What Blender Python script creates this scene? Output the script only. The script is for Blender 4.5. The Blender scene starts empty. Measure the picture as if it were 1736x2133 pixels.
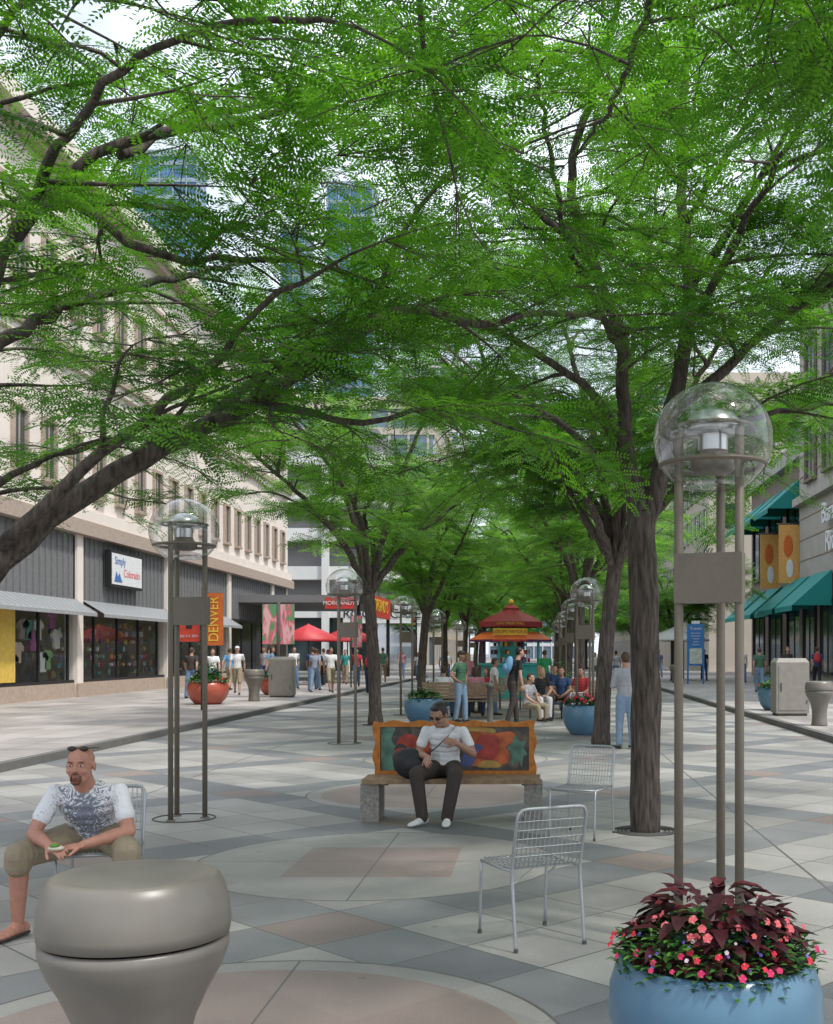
import bpy, math, random
import numpy as np
from mathutils import Vector, Matrix
random.seed(7); rng=np.random.default_rng(7)
S=bpy.context.scene
R=math.radians
def U(a,b): return random.uniform(a,b)
# ---------------------------------------------------------------- materials
MC={}
def mat(name,col,rough=.7,metal=0,ns=8,na=.12,bump=0,spec=.4,emit=None):
    if name in MC: return MC[name]
    m=bpy.data.materials.new(name); m.use_nodes=True; nt=m.node_tree; b=nt.nodes['Principled BSDF']
    b.inputs['Roughness'].default_value=rough; b.inputs['Metallic'].default_value=metal
    b.inputs['Specular IOR Level'].default_value=spec
    tc=nt.nodes.new('ShaderNodeTexCoord')
    n=nt.nodes.new('ShaderNodeTexNoise'); n.inputs['Scale'].default_value=ns; n.inputs['Detail'].default_value=6
    nt.links.new(tc.outputs['Object'],n.inputs['Vector'])
    r=nt.nodes.new('ShaderNodeMapRange'); r.inputs[1].default_value=.3; r.inputs[2].default_value=.7
    r.inputs[3].default_value=1-na; r.inputs[4].default_value=1+na
    nt.links.new(n.outputs['Fac'],r.inputs[0])
    h=nt.nodes.new('ShaderNodeVectorMath'); h.operation='SCALE'; h.inputs[0].default_value=col
    nt.links.new(r.outputs[0],h.inputs['Scale']); nt.links.new(h.outputs[0],b.inputs['Base Color'])
    if bump:
        bp=nt.nodes.new('ShaderNodeBump'); bp.inputs['Strength'].default_value=bump; bp.inputs['Distance'].default_value=.02
        nt.links.new(n.outputs['Fac'],bp.inputs['Height']); nt.links.new(bp.outputs[0],b.inputs['Normal'])
    MC[name]=m; return m
def leafmat(name,c1,c2,tr,mixf=.45):
    m=bpy.data.materials.new(name); m.use_nodes=True; nt=m.node_tree; nt.nodes.clear(); L=nt.links.new
    o=nt.nodes.new('ShaderNodeOutputMaterial'); mx=nt.nodes.new('ShaderNodeMixShader'); mx.inputs[0].default_value=mixf
    d=nt.nodes.new('ShaderNodeBsdfPrincipled'); d.inputs['Roughness'].default_value=.5; d.inputs['Specular IOR Level'].default_value=.25
    t=nt.nodes.new('ShaderNodeBsdfTranslucent')
    oi=nt.nodes.new('ShaderNodeObjectInfo'); cr=nt.nodes.new('ShaderNodeValToRGB'); cr.color_ramp.elements[0].color=(*c1,1); cr.color_ramp.elements[1].color=(*c2,1)
    L(oi.outputs['Random'],cr.inputs[0]); L(cr.outputs[0],d.inputs['Base Color'])
    ml=nt.nodes.new('ShaderNodeMix'); ml.data_type='RGBA'; ml.blend_type='MULTIPLY'; ml.inputs[0].default_value=1
    ml.inputs[7].default_value=(*tr,1); L(cr.outputs[0],ml.inputs[6]); L(ml.outputs[2],t.inputs[0])
    L(d.outputs[0],mx.inputs[1]); L(t.outputs[0],mx.inputs[2]); L(mx.outputs[0],o.inputs[0]); return m
def glassmat(name,tint=(1,1,1),base=.04,edge=.6):
    m=bpy.data.materials.new(name); m.use_nodes=True; nt=m.node_tree; nt.nodes.clear(); L=nt.links.new
    o=nt.nodes.new('ShaderNodeOutputMaterial'); mx=nt.nodes.new('ShaderNodeMixShader')
    t=nt.nodes.new('ShaderNodeBsdfTransparent'); t.inputs[0].default_value=(*tint,1)
    g=nt.nodes.new('ShaderNodeBsdfGlossy'); g.inputs['Roughness'].default_value=.04
    lw=nt.nodes.new('ShaderNodeLayerWeight'); lw.inputs[0].default_value=.5
    p=nt.nodes.new('ShaderNodeMath'); p.operation='POWER'; p.inputs[1].default_value=3.2; L(lw.outputs['Facing'],p.inputs[0])
    q=nt.nodes.new('ShaderNodeMath'); q.operation='MULTIPLY_ADD'; q.inputs[1].default_value=edge; q.inputs[2].default_value=base; L(p.outputs[0],q.inputs[0])
    L(q.outputs[0],mx.inputs[0]); L(t.outputs[0],mx.inputs[1]); L(g.outputs[0],mx.inputs[2]); L(mx.outputs[0],o.inputs[0]); return m
# ---------------------------------------------------------------- mesh builder
class MB:
    def __init__(s): s.v=[];s.f=[];s.m=[];s.sm=[];s.mats=[];s.n=0
    def mi(s,m):
        if m not in s.mats: s.mats.append(m)
        return s.mats.index(m)
    def add(s,V,F,m,smooth=False,M=None):
        if M is not None: V=[M@Vector(p) for p in V]
        s.v.extend([tuple(p) for p in V]); k=s.mi(m)
        for f in F: s.f.append(tuple(i+s.n for i in f)); s.m.append(k); s.sm.append(smooth)
        s.n+=len(V)
    def box(s,x0,x1,y0,y1,z0,z1,m,M=None):
        V=[(x0,y0,z0),(x1,y0,z0),(x1,y1,z0),(x0,y1,z0),(x0,y0,z1),(x1,y0,z1),(x1,y1,z1),(x0,y1,z1)]
        s.add(V,[(0,3,2,1),(4,5,6,7),(0,1,5,4),(1,2,6,5),(2,3,7,6),(3,0,4,7)],m,False,M)
    def tube(s,pts,rad,m,seg=8,caps=True,wob=0):
        pts=[Vector(p) for p in pts]; n=len(pts)
        if not hasattr(rad,'__len__'): rad=[rad]*n
        V=[];F=[];up=None
        for i,p in enumerate(pts):
            d=(pts[min(i+1,n-1)]-pts[max(i-1,0)])
            if d.length<1e-7: d=Vector((0,0,1))
            d.normalize()
            if up is None:
                up=Vector((1,0,0)) if abs(d.x)<.8 else Vector((0,1,0))
            up=(up-d*up.dot(d)).normalized(); w=d.cross(up)
            for k in range(seg):
                a=2*math.pi*k/seg; r=rad[i]*(1+(U(-wob,wob) if wob else 0))
                V.append(p+(up*math.cos(a)+w*math.sin(a))*r)
        for i in range(n-1):
            for k in range(seg):
                a=i*seg+k;b=i*seg+(k+1)%seg; F.append((a,b,b+seg,a+seg))
        if caps: F.append(tuple(range(seg-1,-1,-1))); F.append(tuple(range((n-1)*seg,n*seg)))
        s.add(V,F,m,True)
    def lathe(s,prof,m,seg=40,c=(0,0,0),sy=1):
        V=[];F=[]
        for r,z in prof:
            for k in range(seg):
                a=2*math.pi*k/seg; V.append((c[0]+r*math.cos(a),c[1]+r*sy*math.sin(a),c[2]+z))
        for i in range(len(prof)-1):
            for k in range(seg):
                a=i*seg+k;b=i*seg+(k+1)%seg; F.append((a,b,b+seg,a+seg))
        s.add(V,F,m,True)
    def torus(s,c,r,t,m,seg=36):
        s.lathe([(r+t*math.cos(a),t*math.sin(a)) for a in [2*math.pi*i/8 for i in range(9)]],m,seg,c)
    def ell(s,c,rad,m,M=None,nu=12,nv=8):
        V=[];F=[]
        for i in range(nv+1):
            t=math.pi*i/nv
            for k in range(nu):
                a=2*math.pi*k/nu
                q=Vector((rad[0]*math.sin(t)*math.cos(a),rad[1]*math.sin(t)*math.sin(a),rad[2]*math.cos(t)))
                if M is not None: q=M@q
                V.append(Vector(c)+q)
        for i in range(nv):
            for k in range(nu):
                a=i*nu+k;b=i*nu+(k+1)%nu; F.append((a,a+nu,b+nu,b))
        s.add(V,F,m,True)
    def obj(s,name,parent=None,loc=None,rotz=0,link=True):
        me=bpy.data.meshes.new(name); me.from_pydata(s.v,[],s.f)
        for m in s.mats: me.materials.append(m)
        me.polygons.foreach_set('material_index',s.m); me.polygons.foreach_set('use_smooth',s.sm); me.update()
        o=bpy.data.objects.new(name,me)
        if link: S.collection.objects.link(o)
        if parent: o.parent=parent
        if loc: o.location=loc
        o.rotation_euler[2]=rotz
        return o
def grp(name,loc=(0,0,0),rz=0):
    e=bpy.data.objects.new(name,None); e.location=loc; e.rotation_euler[2]=rz; e.empty_display_size=.2
    S.collection.objects.link(e); return e
def text(name,body,size,loc,rot,m,parent=None,ext=.004,sx=1):
    c=bpy.data.curves.new(name,'FONT'); c.body=body; c.size=size; c.extrude=ext; c.align_x='CENTER'; c.align_y='CENTER'
    c.materials.append(m); o=bpy.data.objects.new(name,c); o.location=loc; o.rotation_euler=[R(a) for a in rot]; o.scale[0]=sx
    S.collection.objects.link(o)
    if parent: o.parent=parent
    return o
# ---------------------------------------------------------------- camera / light
cam=bpy.data.cameras.new('camera'); co=bpy.data.objects.new('camera',cam); S.collection.objects.link(co)
co.location=(0,0,1.65); co.rotation_euler=(R(90),0,0)
cam.sensor_fit='VERTICAL'; cam.sensor_height=36; cam.sensor_width=36; cam.lens=39.5
cam.shift_x=-.118; cam.shift_y=.1376; cam.clip_end=3000; cam.clip_start=.05; S.camera=co
sd=Vector((.42,-.30,.85)).normalized()
sun=bpy.data.lights.new('sun','SUN'); sun.energy=3.3; sun.angle=R(4.5); sun.color=(1,.97,.90)
so=bpy.data.objects.new('sun',sun); so.rotation_euler=sd.to_track_quat('Z','Y').to_euler(); so.location=(20,-20,40); S.collection.objects.link(so)
w=bpy.data.worlds.new('World'); S.world=w; w.use_nodes=True; nt=w.node_tree
sk=nt.nodes.new('ShaderNodeTexSky'); sk.sky_type='NISHITA'; sk.sun_disc=False; sk.sun_elevation=math.asin(sd.z); sk.sun_rotation=math.atan2(sd.x,sd.y)
sk.dust_density=4; sk.air_density=1.2; sk.ozone_density=1
tc=nt.nodes.new('ShaderNodeTexCoord'); cn_=nt.nodes.new('ShaderNodeTexNoise'); cn_.inputs['Scale'].default_value=3.2; cn_.inputs['Detail'].default_value=7; nt.links.new(tc.outputs['Generated'],cn_.inputs['Vector'])
cr_=nt.nodes.new('ShaderNodeValToRGB'); cr_.color_ramp.elements[0].position=.40; cr_.color_ramp.elements[0].color=(.50,.50,.50,1); cr_.color_ramp.elements[1].position=.60
nt.links.new(cn_.outputs['Fac'],cr_.inputs[0])
mx_=nt.nodes.new('ShaderNodeMix'); mx_.data_type='RGBA'; nt.links.new(cr_.outputs[0],mx_.inputs[0]); nt.links.new(sk.outputs[0],mx_.inputs[6]); mx_.inputs[7].default_value=(9.6,10.4,11.6,1)
nt.links.new(mx_.outputs[2],nt.nodes['Background'].inputs[0]); nt.nodes['Background'].inputs[1].default_value=.15
S.view_settings.view_transform='Standard'; S.view_settings.look='None'; S.view_settings.exposure=0
# ---------------------------------------------------------------- paving
def paving(name,medal=True,tile=.608,light=(.325,.315,.295),diag=True):
    m=bpy.data.materials.new(name); m.use_nodes=True; nt=m.node_tree; L=nt.links.new; b=nt.nodes['Principled BSDF']
    g=nt.nodes.new('ShaderNodeNewGeometry'); sx=nt.nodes.new('ShaderNodeSeparateXYZ'); L(g.outputs['Position'],sx.inputs[0])
    def m_(op,a,b_=None):
        n=nt.nodes.new('ShaderNodeMath'); n.operation=op
        for i,q in enumerate((a,b_)):
            if q is None: continue
            if isinstance(q,(int,float)): n.inputs[i].default_value=q
            else: L(q,n.inputs[i])
        return n.outputs[0]
    def mix(f,a,c):
        n=nt.nodes.new('ShaderNodeMix'); n.data_type='RGBA'
        if isinstance(f,(int,float)): n.inputs[0].default_value=f
        else: L(f,n.inputs[0])
        for i,q in ((6,a),(7,c)):
            if isinstance(q,tuple): n.inputs[i].default_value=(*q,1)
            else: L(q,n.inputs[i])
        return n.outputs[2]
    x=m_('ADD',sx.outputs[0],1.27); y=m_('SUBTRACT',sx.outputs[1],4.6); k=.70711/tile
    if diag:
        u=m_('ADD',m_('MULTIPLY',m_('ADD',x,y),k),503); v=m_('ADD',m_('MULTIPLY',m_('SUBTRACT',x,y),k),503)
    else:
        u=m_('ADD',m_('MULTIPLY',x,1/tile),500); v=m_('ADD',m_('MULTIPLY',y,1/tile/1.5),500)
    def edge(q):
        f=m_('FRACT',q); return m_('MINIMUM',f,m_('SUBTRACT',1,f))
    joint=m_('LESS_THAN',m_('MINIMUM',edge(u),edge(v)),.010)
    cb=nt.nodes.new('ShaderNodeCombineXYZ'); L(m_('FLOOR',u),cb.inputs[0]); L(m_('FLOOR',v),cb.inputs[1])
    wn=nt.nodes.new('ShaderNodeTexWhiteNoise'); L(cb.outputs[0],wn.inputs['Vector']); rnd=wn.outputs['Value']
    col=mix(rnd,tuple(c*.76 for c in light),tuple(c*1.06 for c in light))
    if medal or diag:
        a=m_('LESS_THAN',m_('MODULO',m_('FLOOR',u),5),.5); c=m_('LESS_THAN',m_('MODULO',m_('FLOOR',v),5),.5)
        dk=m_('MAXIMUM',a,c); both=m_('MULTIPLY',a,c)
        col=mix(dk,col,mix(rnd,(.13,.138,.145),(.20,.203,.205)))
        col=mix(both,col,mix(rnd,(.20,.16,.145),(.23,.185,.165)))
    if medal:
        yk=m_('DIVIDE',y,4.3); near=m_('ROUND',yk); dy=m_('MULTIPLY',m_('SUBTRACT',yk,near),4.3)
        r2=m_('SQRT',m_('ADD',m_('MULTIPLY',x,x),m_('MULTIPLY',dy,dy)))
        odd=m_('MODULO',m_('ADD',near,1000),2)
        disc=m_('LESS_THAN',r2,1.42); ring=m_('LESS_THAN',m_('ABSOLUTE',m_('SUBTRACT',r2,1.42)),.010)
        col=mix(disc,col,mix(rnd,(.25,.243,.23),(.30,.29,.27)))
        sq=m_('LESS_THAN',m_('MAXIMUM',m_('ABSOLUTE',x),m_('ABSOLUTE',dy)),.63)
        sqr=m_('MULTIPLY',sq,odd); dr=m_('MULTIPLY',m_('LESS_THAN',r2,1.25),m_('SUBTRACT',1,odd))
        col=mix(m_('MAXIMUM',sqr,dr),col,mix(rnd,(.23,.18,.16),(.265,.21,.19)))
        ax=m_('LESS_THAN',m_('MINIMUM',m_('ABSOLUTE',x),m_('ABSOLUTE',dy)),.006)
        ax=m_('MULTIPLY',ax,disc); notd=m_('SUBTRACT',1,disc)
        joint=m_('MAXIMUM',m_('MULTIPLY',joint,notd),m_('MAXIMUM',ring,ax))
        ln=m_('LESS_THAN',m_('ABSOLUTE',m_('SUBTRACT',m_('ABSOLUTE',x),3.3)),.012)
        joint=m_('MAXIMUM',joint,ln)
    n1=nt.nodes.new('ShaderNodeTexNoise'); n1.inputs['Scale'].default_value=.55; n1.inputs['Detail'].default_value=9; n1.inputs['Roughness'].default_value=.65; L(g.outputs['Position'],n1.inputs['Vector'])
    n2=nt.nodes.new('ShaderNodeTexNoise'); n2.inputs['Scale'].default_value=90; n2.inputs['Detail'].default_value=2; L(g.outputs['Position'],n2.inputs['Vector'])
    n3=nt.nodes.new('ShaderNodeTexVoronoi'); n3.inputs['Scale'].default_value=2.2; L(g.outputs['Position'],n3.inputs['Vector'])
    spot=m_('LESS_THAN',n3.outputs['Distance'],.05)
    st=m_('ADD',m_('MULTIPLY',n1.outputs[0],1.2),m_('MULTIPLY',n2.outputs[0],.5)); st=m_('ADD',st,.12)
    st=m_('MULTIPLY',st,m_('SUBTRACT',1,m_('MULTIPLY',spot,.25)))
    col=mix(joint,col,(.11,.105,.10))
    h=nt.nodes.new('ShaderNodeVectorMath'); h.operation='SCALE'; L(col,h.inputs[0]); L(st,h.inputs['Scale']); L(h.outputs[0],b.inputs['Base Color'])
    L(m_('ADD',.35,m_('MULTIPLY',n1.outputs[0],.45)),b.inputs['Roughness'])
    bp=nt.nodes.new('ShaderNodeBump'); bp.inputs['Strength'].default_value=.35; bp.inputs['Distance'].default_value=.01
    L(m_('SUBTRACT',m_('MULTIPLY',n2.outputs[0],.2),joint),bp.inputs['Height']); L(bp.outputs[0],b.inputs['Normal'])
    return m
pv=paving('granite_paving'); sw=paving('sidewalk_paving',False,.8,(.38,.35,.33),False)
asph=mat('asphalt',(.07,.07,.07),.9,ns=3); curbm=mat('kerb_granite',(.13,.125,.12),.8,ns=10)
def sheet(name,x0,x1,y0,y1,z,m):
    b=MB(); b.add([(x0,y0,z),(x1,y0,z),(x1,y1,z),(x0,y1,z)],[(0,1,2,3)],m); return b.obj(name)
sheet('ground',-1500,1500,-1500,1500,-.02,mat('ground_mat',(.2,.2,.19),.9,ns=.5))
sheet('plaza_paving',-7.4,5.4,-12,76,0,pv)
sheet('cross_street_asphalt',-60,60,76,92,0.004,asph)
sheet('plaza_paving',-7.4,5.4,92,220,0,pv)
for (a,c,y0,y1) in ((-30,-7.4,-12,76),(5.4,30,-12,76),(-30,-7.4,92,220),(5.4,30,92,220)):
    b=MB(); b.box(a+(.15 if a>0 else 0),c-(.15 if a<0 else 0),y0,y1,-.01,.118,sw)
    e0,e1=(c-.15,c) if a<0 else (a,a+.15)
    b.box(e0,e1,y0,y1,-.01,.124,curbm); b.obj('sidewalk')
# ---------------------------------------------------------------- foliage protos
lf=leafmat('locust_leaf',(.022,.085,.008),(.105,.26,.026),(1.9,1.95,.8),.47)
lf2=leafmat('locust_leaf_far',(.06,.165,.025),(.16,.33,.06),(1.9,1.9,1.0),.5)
bark=mat('bark',(.078,.062,.052),.95,ns=22,na=.65,bump=1.0)
def barkfix():
    nt=bark.node_tree
    for n in nt.nodes:
        if n.type=='TEX_COORD': tc=n
        if n.type=='TEX_NOISE': nn=n
    mp=nt.nodes.new('ShaderNodeMapping'); mp.inputs['Scale'].default_value=(1.6,1.6,.22)
    nt.links.new(tc.outputs['Object'],mp.inputs[0]); nt.links.new(mp.outputs[0],nn.inputs['Vector'])
barkfix()
def spray(col,n,pairs,ll,lw,m,nf):
    for q in range(n):
        b=MB(); V=[];F=[]
        for i in range(nf):
            t=(i+.5)/nf; side=1 if i%2 else -1
            base=Vector((t*.36,0,-.05*t*t)); ang=side*R(U(40,75)) if i<nf-1 else 0
            fl=U(.15,.22); droop=U(.1,.7); roll=U(-.5,.5)
            d=Vector((math.cos(ang),math.sin(ang),0)); pz=Vector((-d.y,d.x,0)); pz=(pz*math.cos(roll)+Vector((0,0,math.sin(roll)))).normalized()
            for j in range(pairs):
                s_=(j+.7)/pairs; c=base+d*fl*s_+Vector((0,0,.03*s_-droop*.12*s_*s_))
                ls=ll*(1-.45*abs(s_-.4))*U(.85,1.15)
                for sg in (1,-1):
                    dr=(pz*sg+d*.35+Vector((0,0,U(-.35,.1)))).normalized(); wv=d.cross(dr); wv=dr.cross(wv).normalized()
                    k=len(V); V+= [c,c+dr*ls*.5+wv*lw*.5,c+dr*ls,c+dr*ls*.5-wv*lw*.5]; F.append((k,k+1,k+2,k+3))
        b.add(V,F,m)
        b.tube([(0,0,0),(.18,0,-.012),(.36,0,-.05)],[.004,.003,.001],bark,3,False)
        o=b.obj('leaf_spray',link=False); col.objects.link(o)
cn=bpy.data.collections.new('leaf_sprays_fine'); spray(cn,6,11,.034,.0125,lf,9)
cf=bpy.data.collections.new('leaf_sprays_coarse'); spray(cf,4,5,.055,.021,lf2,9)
def gn(col):
    g=bpy.data.node_groups.new('scatter_'+col.name,'GeometryNodeTree')
    g.interface.new_socket('Geometry',in_out='INPUT',socket_type='NodeSocketGeometry'); g.interface.new_socket('Geometry',in_out='OUTPUT',socket_type='NodeSocketGeometry')
    N=g.nodes.new; L=g.links.new
    i=N('NodeGroupInput');o=N('NodeGroupOutput'); ip=N('GeometryNodeInstanceOnPoints'); ci=N('GeometryNodeCollectionInfo')
    ci.inputs['Collection'].default_value=col; ci.inputs['Separate Children'].default_value=True; ci.inputs['Reset Children'].default_value=True
    def na(nm,t):
        n=N('GeometryNodeInputNamedAttribute'); n.data_type=t; n.inputs[0].default_value=nm; return n.outputs[0]
    e=N('FunctionNodeEulerToRotation'); L(na('rot','FLOAT_VECTOR'),e.inputs[0])
    L(i.outputs[0],ip.inputs['Points']); L(ci.outputs[0],ip.inputs['Instance']); ip.inputs['Pick Instance'].default_value=True
    L(na('idx','INT'),ip.inputs['Instance Index']); L(e.outputs[0],ip.inputs['Rotation']); L(na('sc','FLOAT'),ip.inputs['Scale'])
    L(ip.outputs[0],o.inputs[0]); return g
GN_={'n':gn(cn),'f':gn(cf)}
def scatter(name,pts,kind,parent):
    me=bpy.data.meshes.new(name); me.from_pydata([p[0] for p in pts],[],[])
    a=me.attributes.new('rot','FLOAT_VECTOR','POINT'); a.data.foreach_set('vector',np.array([p[1] for p in pts],dtype=np.float32).ravel())
    a=me.attributes.new('sc','FLOAT','POINT'); a.data.foreach_set('value',np.array([p[2] for p in pts],dtype=np.float32))
    a=me.attributes.new('idx','INT','POINT'); a.data.foreach_set('value',rng.integers(0,24,len(pts)).astype(np.int32))
    o=bpy.data.objects.new(name,me); S.collection.objects.link(o); o.parent=parent
    md=o.modifiers.new('scatter','NODES'); md.node_group=GN_[kind]; return o
def catmull(P,step=.15):
    P=[Vector(p) for p in P]; out=[]
    for i in range(len(P)-1):
        p0=P[max(i-1,0)];p1=P[i];p2=P[i+1];p3=P[min(i+2,len(P)-1)]; n=max(2,int((p2-p1).length/step))
        for k in range(n):
            t=k/n; out.append(.5*((2*p1)+(p2-p0)*t+(2*p0-5*p1+4*p2-p3)*t*t+(3*p1-p0-3*p2+p3)*t**3))
    out.append(P[-1]); return out
# natural openings in the crowns (world boxes x0,x1,y0,y1,z0,z1, probability)
GAPS=[(-2.5,-1.7,5.0,9.5,4.3,5.2,.75),(-1.55,-1.0,5.0,8.0,4.3,4.9,.55),(-1.9,-1.3,8.0,10.2,4.9,5.8,.55)]
class Tree:
    def __init__(s,name,base,kind,dens=1.,sc=1.1):
        s.e=grp(name,base); s.b=MB(); s.pts=[]; s.kind=kind; s.dens=dens; s.sc=sc; s.base=Vector(base)
    def put(s,p,d):
        wp=s.base+p
        for g in GAPS:
            if g[0]<wp.x<g[1] and g[2]<wp.y<g[3] and g[4]<wp.z<g[5] and random.random()<g[6]: return
        if s.kind=='n':
            q=math.sin(wp.x*2.3+wp.z*1.7)*math.sin(wp.y*1.9+wp.z*2.5)
            if q>.3 and random.random()<.5: return
            if random.random()<(.08 if wp.z<4.6 else .16): return
        d=d.normalized(); yaw=math.atan2(d.y,d.x); pit=-math.asin(max(-1,min(1,d.z)))
        s.pts.append((tuple(p),(R(U(-30,30)),pit+U(-.25,.25),yaw+U(-.3,.3)),s.sc*U(.75,1.3)))
    def limb(s,P,r0,r1,leaf0=.25,world=True,wig=.04,seccap=1.7,space=.34):
        if world: P=[Vector(p)-s.base for p in P]
        C=catmull(P); n=len(C)
        for i in range(1,n-1): C[i]=C[i]+Vector((U(-1,1),U(-1,1),U(-1,1)))*wig*.5
        rad=[r0+(r1-r0)*(i/(n-1))**.8 for i in range(n)]
        s.b.tube(C,rad,bark,12 if r0>.06 else 6,wob=.06)
        dist=0; nxt=0; tot=sum((C[i+1]-C[i]).length for i in range(n-1)); side=1
        for i in range(n-1):
            seg=C[i+1]-C[i]; dist+=seg.length; t=dist/tot
            if t<leaf0 or dist<nxt: continue
            nxt=dist+space*U(.6,1.4)/s.dens; side=-side
            d=seg.normalized(); hz=Vector((-d.y,d.x,0)); 
            if hz.length<.3: a=U(0,6.28); hz=Vector((math.cos(a),math.sin(a),0))
            hz.normalize(); dr=(hz*side*U(.5,1)+d*U(.1,.7)+Vector((0,0,U(-.25,.35)))).normalized()
            s.sec(C[i],dr,U(.6,1)*seccap*(1-.35*t),min(rad[i]*.6,.022))
        s.sec(C[-1],(C[-1]-C[-3]).normalized(),U(.5,.9),r1)
        return C
    def sec(s,p,d,L,r):
        n=max(3,int(L/.17)); P=[p.copy()]; dd=d.copy()
        for i in range(n):
            dd=(dd+Vector((U(-.25,.25),U(-.25,.25),U(-.16,.10)-.02))).normalized(); P.append(P[-1]+dd*L/n)
        s.b.tube(P,[max(.003,r*(1-.85*i/n)) for i in range(n+1)],bark,4,False)
        side=1
        for i in range(1,n+1):
            side=-side; hz=Vector((-dd.y,dd.x,0))
            if hz.length<.1: hz=Vector((1,0,0))
            hz.normalize()
            if i%2==0 and L>.5:
                q=P[i]; d2=(dd*.6+hz*side*.8+Vector((0,0,U(-.25,.2)))).normalized(); l2=L*U(.25,.45)
                s.b.tube([q,q+d2*l2*.5,q+d2*l2+Vector((0,0,-.03))],[.005,.004,.002],bark,3,False)
                m=max(1,int(l2/.16))
                for k in range(m+1): s.put(q+d2*l2*(k/m),d2+hz*U(-.8,.8)+dd*U(-.4,.4))
            s.put(P[i],dd*U(.2,.8)+hz*side)
        s.put(P[-1],dd)
    def auto(s,hf=2.7,top=8,rad=3.4,n=6,r=.14,lean=(0,0),step=.34):
        T=[Vector((0,0,-.02)),Vector((lean[0]*.3,lean[1]*.3,hf*.5)),Vector((lean[0],lean[1],hf))]
        C=catmull(T,.2); s.b.tube(C,[r*(1.18 if i<2 else 1.0-.15*i/len(C)) for i in range(len(C))],bark,14,wob=.05)
        a0=U(0,6.28)
        for i in range(n):
            a=a0+i*2*math.pi/n*1.0+U(-.3,.3); up=i%3==0; rr=rad*(U(.35,.6) if up else U(.8,1.1)); tp=top*(1 if up else U(.6,.88))
            f=T[-1]-Vector((0,0,U(0,.3))); P=[f]
            for t in (.25,.5,.75,1):
                P.append(Vector((lean[0]+math.cos(a)*rr*t**1.1,lean[1]+math.sin(a)*rr*t**1.1,hf+(tp-hf)*t**.85+U(-.1,.1)))); a+=U(-.25,.25)
            C=s.limb(P,r*.62,.015,.22,False,.05,1.7,step)
            for j in (.35,.6):
                q=C[int(len(C)*j)]; a2=a+U(.6,1.4)*random.choice((-1,1)); l=rad*.55
                s.limb([q,q+Vector((math.cos(a2)*l*.5,math.sin(a2)*l*.5,l*.3)),q+Vector((math.cos(a2)*l,math.sin(a2)*l,l*U(.15,.5)))],r*.3,.01,.15,False,.04,1.4,step)
    def done(s):
        s.b.obj('trunk_and_limbs',s.e); scatter('foliage',s.pts,s.kind,s.e); return len(s.pts)
tot=[]
# left near tree
t=Tree('honey_locust_tree',(-3.95,7.0,0),'n',1.1,1.12)
t.limb([(-3.95,7,-.02),(-3.93,7,.9),(-3.82,7,1.7)],.2,.17,2,wig=.01)
t.limb([(-3.84,7,1.55),(-3.35,7,2.22),(-2.95,7.1,2.6),(-2.52,7.2,2.9),(-1.79,7.5,3.38),(-1.17,7.8,3.92),(-.92,8,4.1),(-.43,8.3,4.08),(.04,8.6,4.26),(.5,8.9,4.3)],.10,.018,.3,wig=.03)
t.limb([(-3.3,6.9,2.3),(-2.53,6.8,2.95),(-1.95,6.6,3.3),(-1.6,6.4,3.6),(-1.2,6.2,3.75)],.05,.012,.35)
t.limb([(-1.9,7.45,3.3),(-1.5,7.4,3.22),(-1.15,7.5,3.19),(-.7,7.5,3.27),(-.29,7.5,3.19)],.035,.01,.1)
t.limb([(-3.84,7,1.6),(-3.8,6.95,2.8),(-3.3,6.8,3.89),(-3.08,6.8,4.3),(-2.82,6.8,4.59),(-2.37,7,4.88),(-1.92,7.1,5.0),(-1.2,7.2,5.3)],.085,.015,.4)
t.limb([(-3.1,6.8,4.25),(-2.81,6.8,4.37),(-2.54,6.9,4.19),(-2.16,7,4.1),(-1.68,7,4.1),(-1.2,6.9,4.0)],.04,.012,.2)
t.limb([(-3.3,6.8,3.9),(-3.3,6.4,4.9),(-3.0,6.1,5.2),(-2.4,5.8,5.3)],.055,.015,.3)
t.limb([(-3.5,6.9,3.4),(-3.4,8.2,4.2),(-2.9,9.6,4.9),(-2.2,11,5.6)],.055,.015,.3)
t.limb([(-2.1,7.4,3.25),(-1.9,8.6,3.9),(-1.5,10,4.6),(-1.0,11.2,5.2)],.04,.012,.2)
t.limb([(-3.2,6.8,4.1),(-2.3,5.6,4.3),(-1.6,5.0,4.4),(-.9,4.7,4.3)],.04,.012,.2)
t.limb([(-3.8,6.95,2.8),(-4.3,8.5,4.0),(-4.6,10,5.0)],.05,.012,.3)
t.limb([(-3.7,7,2.2),(-3.9,8.2,2.9),(-3.7,9.4,3.4),(-3.4,10.6,3.7)],.04,.012,.3)
t.limb([(-2.6,7,4.75),(-2.2,7.8,5.4),(-1.4,8.4,5.9),(-.5,8.8,6.2),(.1,9,6.3)],.035,.012,.2)
t.limb([(-1.17,7.8,3.92),(-.9,7.4,4.4),(-.5,7.1,4.7),(.0,6.9,4.8)],.025,.01,.1)
t.limb([(-3.2,6.6,4.6),(-2.9,6.0,4.9),(-2.4,5.4,4.8),(-1.9,4.9,4.5)],.03,.01,.2)
tot.append(t.done())
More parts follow.
